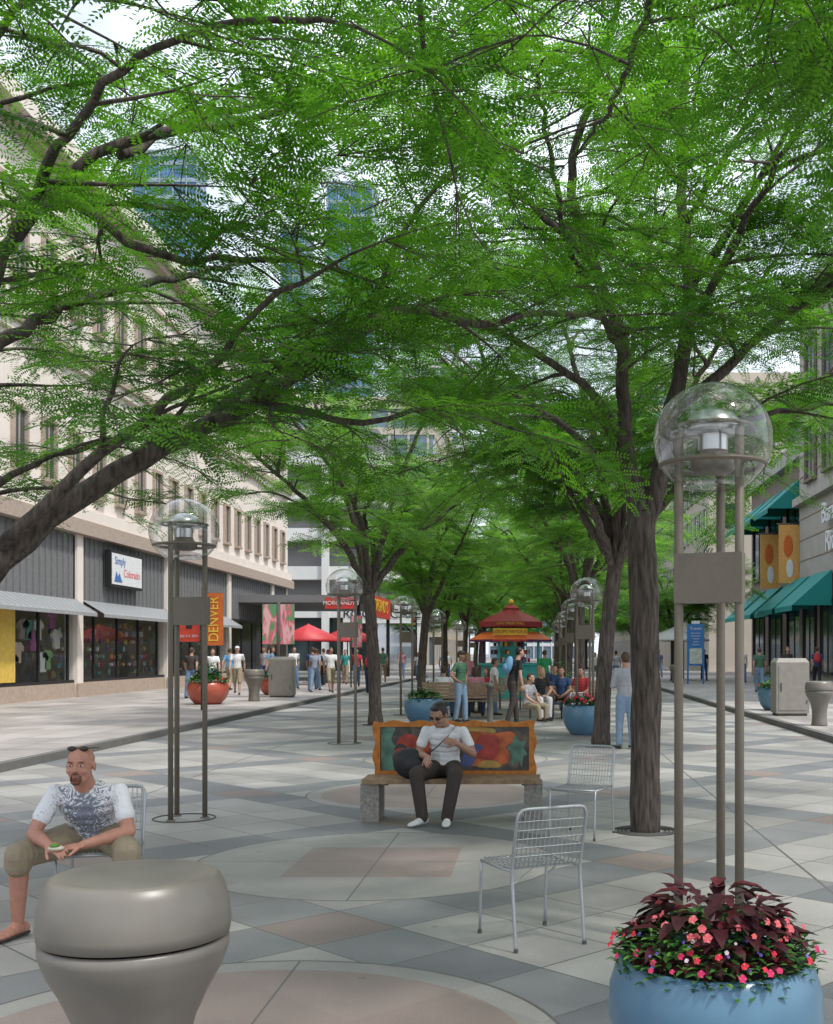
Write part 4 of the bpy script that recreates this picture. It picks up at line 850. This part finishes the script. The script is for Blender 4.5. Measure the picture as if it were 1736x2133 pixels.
for x,y in ((7.3,60),(8.6,66)):
    b=MB(); b.lathe([(1.5,2.2),(1.52,2.3),(.05,2.9),(0,2.95)],white,8,(x,y,.12)); b.tube([(x,y,.12),(x,y,3)],.03,iron); b.obj('white_umbrella')
def banner(x,y,w1,z0,z1,m,name='banner'):
    e=grp(name,(x,y,0)); b=MB(); b.tube([(0,.05,.12),(0,.05,z1+.15)],.035,iron,8); b.tube([(0,.05,z1),(w1,.05,z1)],.015,iron,6); b.tube([(0,.05,z0),(w1,.05,z0)],.015,iron,6)
    a,c=sorted((.05*(1 if w1>0 else -1),w1)); b.box(a,c,.03,.04,z0,z1,m); b.obj('pole_and_cloth',e); return e
bo=mat('banner_orange',(.58,.13,.025),.7); br=mat('banner_red',(.58,.06,.03),.7)
e=banner(-8.95,30,.56,1.85,3.25,bo); text('banner_word','DENVER',.38,(.31,.02,2.55),(90,-90,0),kye,e,sx=.85)
e=banner(-9.0,30.1,-.62,1.95,2.6,br); text('banner_dates','July 2-7, 2011',.09,(-.33,.02,2.1),(90,0,0),white,e); b=MB(); b.box(-.42,-.26,.02,.028,2.3,2.42,blackf); b.obj('mark',e)
def tulip():
    m=bpy.data.materials.new('tulip_print'); m.use_nodes=True; nt=m.node_tree; L=nt.links.new; bs=nt.nodes['Principled BSDF']; tc=nt.nodes.new('ShaderNodeTexCoord'); v=nt.nodes.new('ShaderNodeTexNoise'); v.inputs['Scale'].default_value=1.6; v.inputs['Distortion'].default_value=1.2
    mp=nt.nodes.new('ShaderNodeMapping'); mp.inputs['Scale'].default_value=(2.2,1,.7); L(tc.outputs['Object'],mp.inputs[0]); L(mp.outputs[0],v.inputs[0]); cr=nt.nodes.new('ShaderNodeValToRGB'); E=cr.color_ramp.elements; E[0].position=.44;E[0].color=(.10,.26,.12,1);E[1].position=.50;E[1].color=(.6,.10,.16,1); q=E.new(.60); q.color=(.65,.38,.38,1)
    L(v.outputs[0],cr.inputs[0]); L(cr.outputs[0],bs.inputs['Base Color']); return m
tm=tulip(); banner(-10.4,45,-.62,2.0,3.6,tm); banner(-10.35,45,.62,2.0,3.6,tm); banner(-8.3,50,.5,1.9,3.3,tm)
lime=mat('limestone',(.36,.34,.31),.85,ns=1,na=.08); brown=mat('brown_brick',(.20,.155,.13),.9,ns=3); tealc=mat('teal_canvas',(.01,.22,.20),.7); beige=mat('beige_stone',(.44,.39,.32),.85,ns=.8,na=.06)
e=grp('stone_store_building'); b=MB(); b.box(14,45,30,60,.0,20,lime)
for z in np.arange(1,20,1.1): b.box(13.96,14,30,60,z,z+.06,trim)
b.box(13.6,14,30,60,9.4,9.8,lime); b.box(13.4,14,30,60,19.2,20,lime); b.obj('walls',e); b=MB()
y=31
while y<59:
    for z0 in (10.4,14.8): win(b,13.96,y,y+2.2,z0,z0+3,-1,gwin,brown,.15,.12,1)
    win(b,13.96,y,y+2.6,.6,4.2,-1,gwin,blackf,.12,.1,1)
    y+=3.6
b.obj('windows',e); text('store_lettering','Barnaby\nRidge',1.4,(13.7,51.8,7.6),(90,0,-90),white,e,.05)
e=grp('dark_store_building'); b=MB(); b.box(14.4,45,60.02,75.5,0,13,brown); b.box(14.0,14.4,60.02,75.5,12.2,13.1,lime); b.obj('walls',e); b=MB()
for y in (61,66,71):
    win(b,14.4,y,y+3.6,.7,4.6,-1,gwin,blackf,.15,.1,1); win(b,14.4,y,y+3.6,6.2,10.6,-1,gwin,blackf,.15,.1,1)
b.obj('windows',e); b=MB()
for y in (53,57.5,61,66,71):
    for z in ((5.6,) if y<60 else (5.6,11.2)):
        x1=13.9 if y<60 else 14.4; V=[(x1,y,z),(x1,y+3.8,z),(x1-1.9,y+3.8,z-1.7),(x1-1.9,y,z-1.7),(x1,y,z-1.7),(x1,y+3.8,z-1.7)]; b.add(V,[(0,1,2,3),(0,3,4),(1,5,2)],tealc)
        b.add([(x1-1.9,y,z-1.7),(x1-1.9,y+3.8,z-1.7),(x1-1.9,y+3.8,z-1.95),(x1-1.9,y,z-1.95)],[(0,1,2,3)],tealc)
b.obj('teal_awnings',e)
gold=mat('banner_gold',(.65,.35,.10),.7)
for y in (60.5,65.5):
    e=grp('wall_banner',(0,y,0)); b=MB(); b.tube([(14.4,0,8.6),(12.9,0,8.6)],.04,iron,6); b.box(13.0,14.1,-.02,.02,5.4,8.55,gold); b.ell((13.5,-.03,7.4),(.25,.01,.6),bo); b.ell((13.6,-.03,6.2),(.2,.01,.5),white); b.obj('cloth',e)
e=grp('beige_office_building'); b=MB(); b.box(14.2,50,93,150,0,24,beige); b.obj('walls',e); b=MB(); y=94
while y<148:
    for z in np.arange(5,22,3.4): win(b,14.2,y,y+1.7,z,z+2.1,-1,gwin,lime,.12,.1)
    y+=2.7
x=15.5
while x<48:
    for z in np.arange(12,22,3.4): b.box(x,x+1.6,92.95,93,z,z+2,gwin)
    x+=2.6
b.obj('windows',e)
e=grp('vertical_sign',(0,94,0)); b=MB(); b.box(12.6,13.6,-.1,.1,3.6,6.8,blackf); b.box(13.6,14.2,-.04,.04,6.0,6.1,iron); b.obj('board',e); text('letters','H\nO\nU\nS\nE',.62,(13.1,-.12,5.2),(90,0,0),white,e)
bm2=mat('wayfinding_blue',(.03,.16,.40),.45)
e=grp('wayfinding_sign',(7.75,55,.12)); b=MB(); b.box(-.42,-.34,-.04,.04,0,2.9,bm2); b.box(.34,.42,-.04,.04,0,2.9,bm2); b.box(-.34,.34,-.03,.03,.9,2.95,bm2); b.box(-.3,.3,-.045,-.031,1.0,1.75,mat('map_panel',(.45,.5,.42),.5,ns=9,na=.3)); b.box(-.2,.2,-.04,.04,2.951,3.1,white); b.obj('panel',e)
text('sign_title','Transit',.2,(0,-.05,2.72),(90,0,0),white,e)
for i in range(5): text('sign_line_%d'%i,('Downtown','Convention','Theatre','Union','Museum')[i],.1,(0,-.05,2.5-.14*i),(90,0,0),white,e)
e=grp('white_parking_structure'); b=MB(); wc=mat('white_concrete',(.66,.66,.64),.8,ns=.6,na=.05)
for i in range(5):
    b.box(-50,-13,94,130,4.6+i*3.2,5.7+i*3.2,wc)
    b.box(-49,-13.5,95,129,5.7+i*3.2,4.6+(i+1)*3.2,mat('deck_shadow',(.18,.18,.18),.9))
for x in range(-48,-12,6): b.box(x,x+.6,93.7,94.0,0,21,wc)
b.box(-49,-13.5,95,130,0,4.6,gwin); b.obj('decks',e)
e=grp('cafe_pavilion'); b=MB(); b.box(-16,-9.5,92.5,93.6,4.1,5.6,wc); b.box(-16,-15.6,92.6,93.5,0,4.1,wc); b.box(-9.9,-9.5,92.6,93.5,0,4.1,wc); b.obj('sign_wall',e); text('cafe_lettering','ROCKS CAFE',1.1,(-12.8,92.45,4.85),(90,0,0),blackf,e)
def tower(name,x0,x1,y0,y1,h,gm,fm,fl=3.8,bay=3.0,fin=.25):
    e=grp(name); b=MB(); b.box(x0,x1,y0,y1,0,h,gm); b.obj('glass_body',e); b=MB()
    z=fl
    while z<h: b.box(x0-.2,x1+.2,y0-.2,y1+.2,z,z+.9,fm); z+=fl
    x=x0
    while x<x1+.1: b.box(x-.15,x+.15,y0-.3,y0-.201,0,h,fm); x+=bay
    y=y0
    while y<y1+.1: b.box(x1+.201,x1+.3,y-.15,y+.15,0,h,fm); b.box(x0-.3,x0-.201,y-.15,y+.15,0,h,fm); y+=bay
    b.box(x0-.4,x1+.4,y0-.4,y1+.4,h,h+1.5,fm); b.obj('mullions_and_roof',e)
gb=mat('tower_glass_blue',(.07,.17,.30),.12,.3,ns=.08,na=.4,spec=.8); mb_=mat('tower_mullion',(.26,.32,.40),.5); gg=mat('tower_glass_grey',(.14,.19,.24),.12,.3,ns=.08,na=.3,spec=.8); mw=mat('tower_white',(.6,.6,.6),.6)
tower('glass_tower',-90,-76,250,258,112,gb,mb_); tower('glass_tower',-66,-60,290,300,110,gb,mb_,bay=1.5); tower('glass_tower',-56,-44,300,310,126,gb,mb_)
tower('office_block',-40,-13,140,190,32,gg,beige,3.6,2.4); tower('office_block',14,40,160,230,40,gg,beige,3.6,2.4); tower('office_block',-14,16,330,350,42,gg,mw,3.6,2.6); tower('office_tower',-30,-16,230,260,60,gg,mw,3.6,2.0)
e=grp('traffic_signal',(-8.2,75,.12)); b=MB(); b.tube([(0,0,0),(0,0,5.2),],.08,iron); b.tube([(0,0,5.1),(3.6,0,5.2)],.05,iron); b.box(-.17,.17,-.2,.0,3.0,3.9,blackf)
for i,c in enumerate(((.05,.3,.1),(.3,.2,.02),(.4,.03,.02))): b.ell((0,-.2,3.15+i*.3),(.1,.03,.1),mat('signal%d'%i,c,.4))
b.obj('pole_and_heads',e)
print('OBJECTS',len(S.objects))
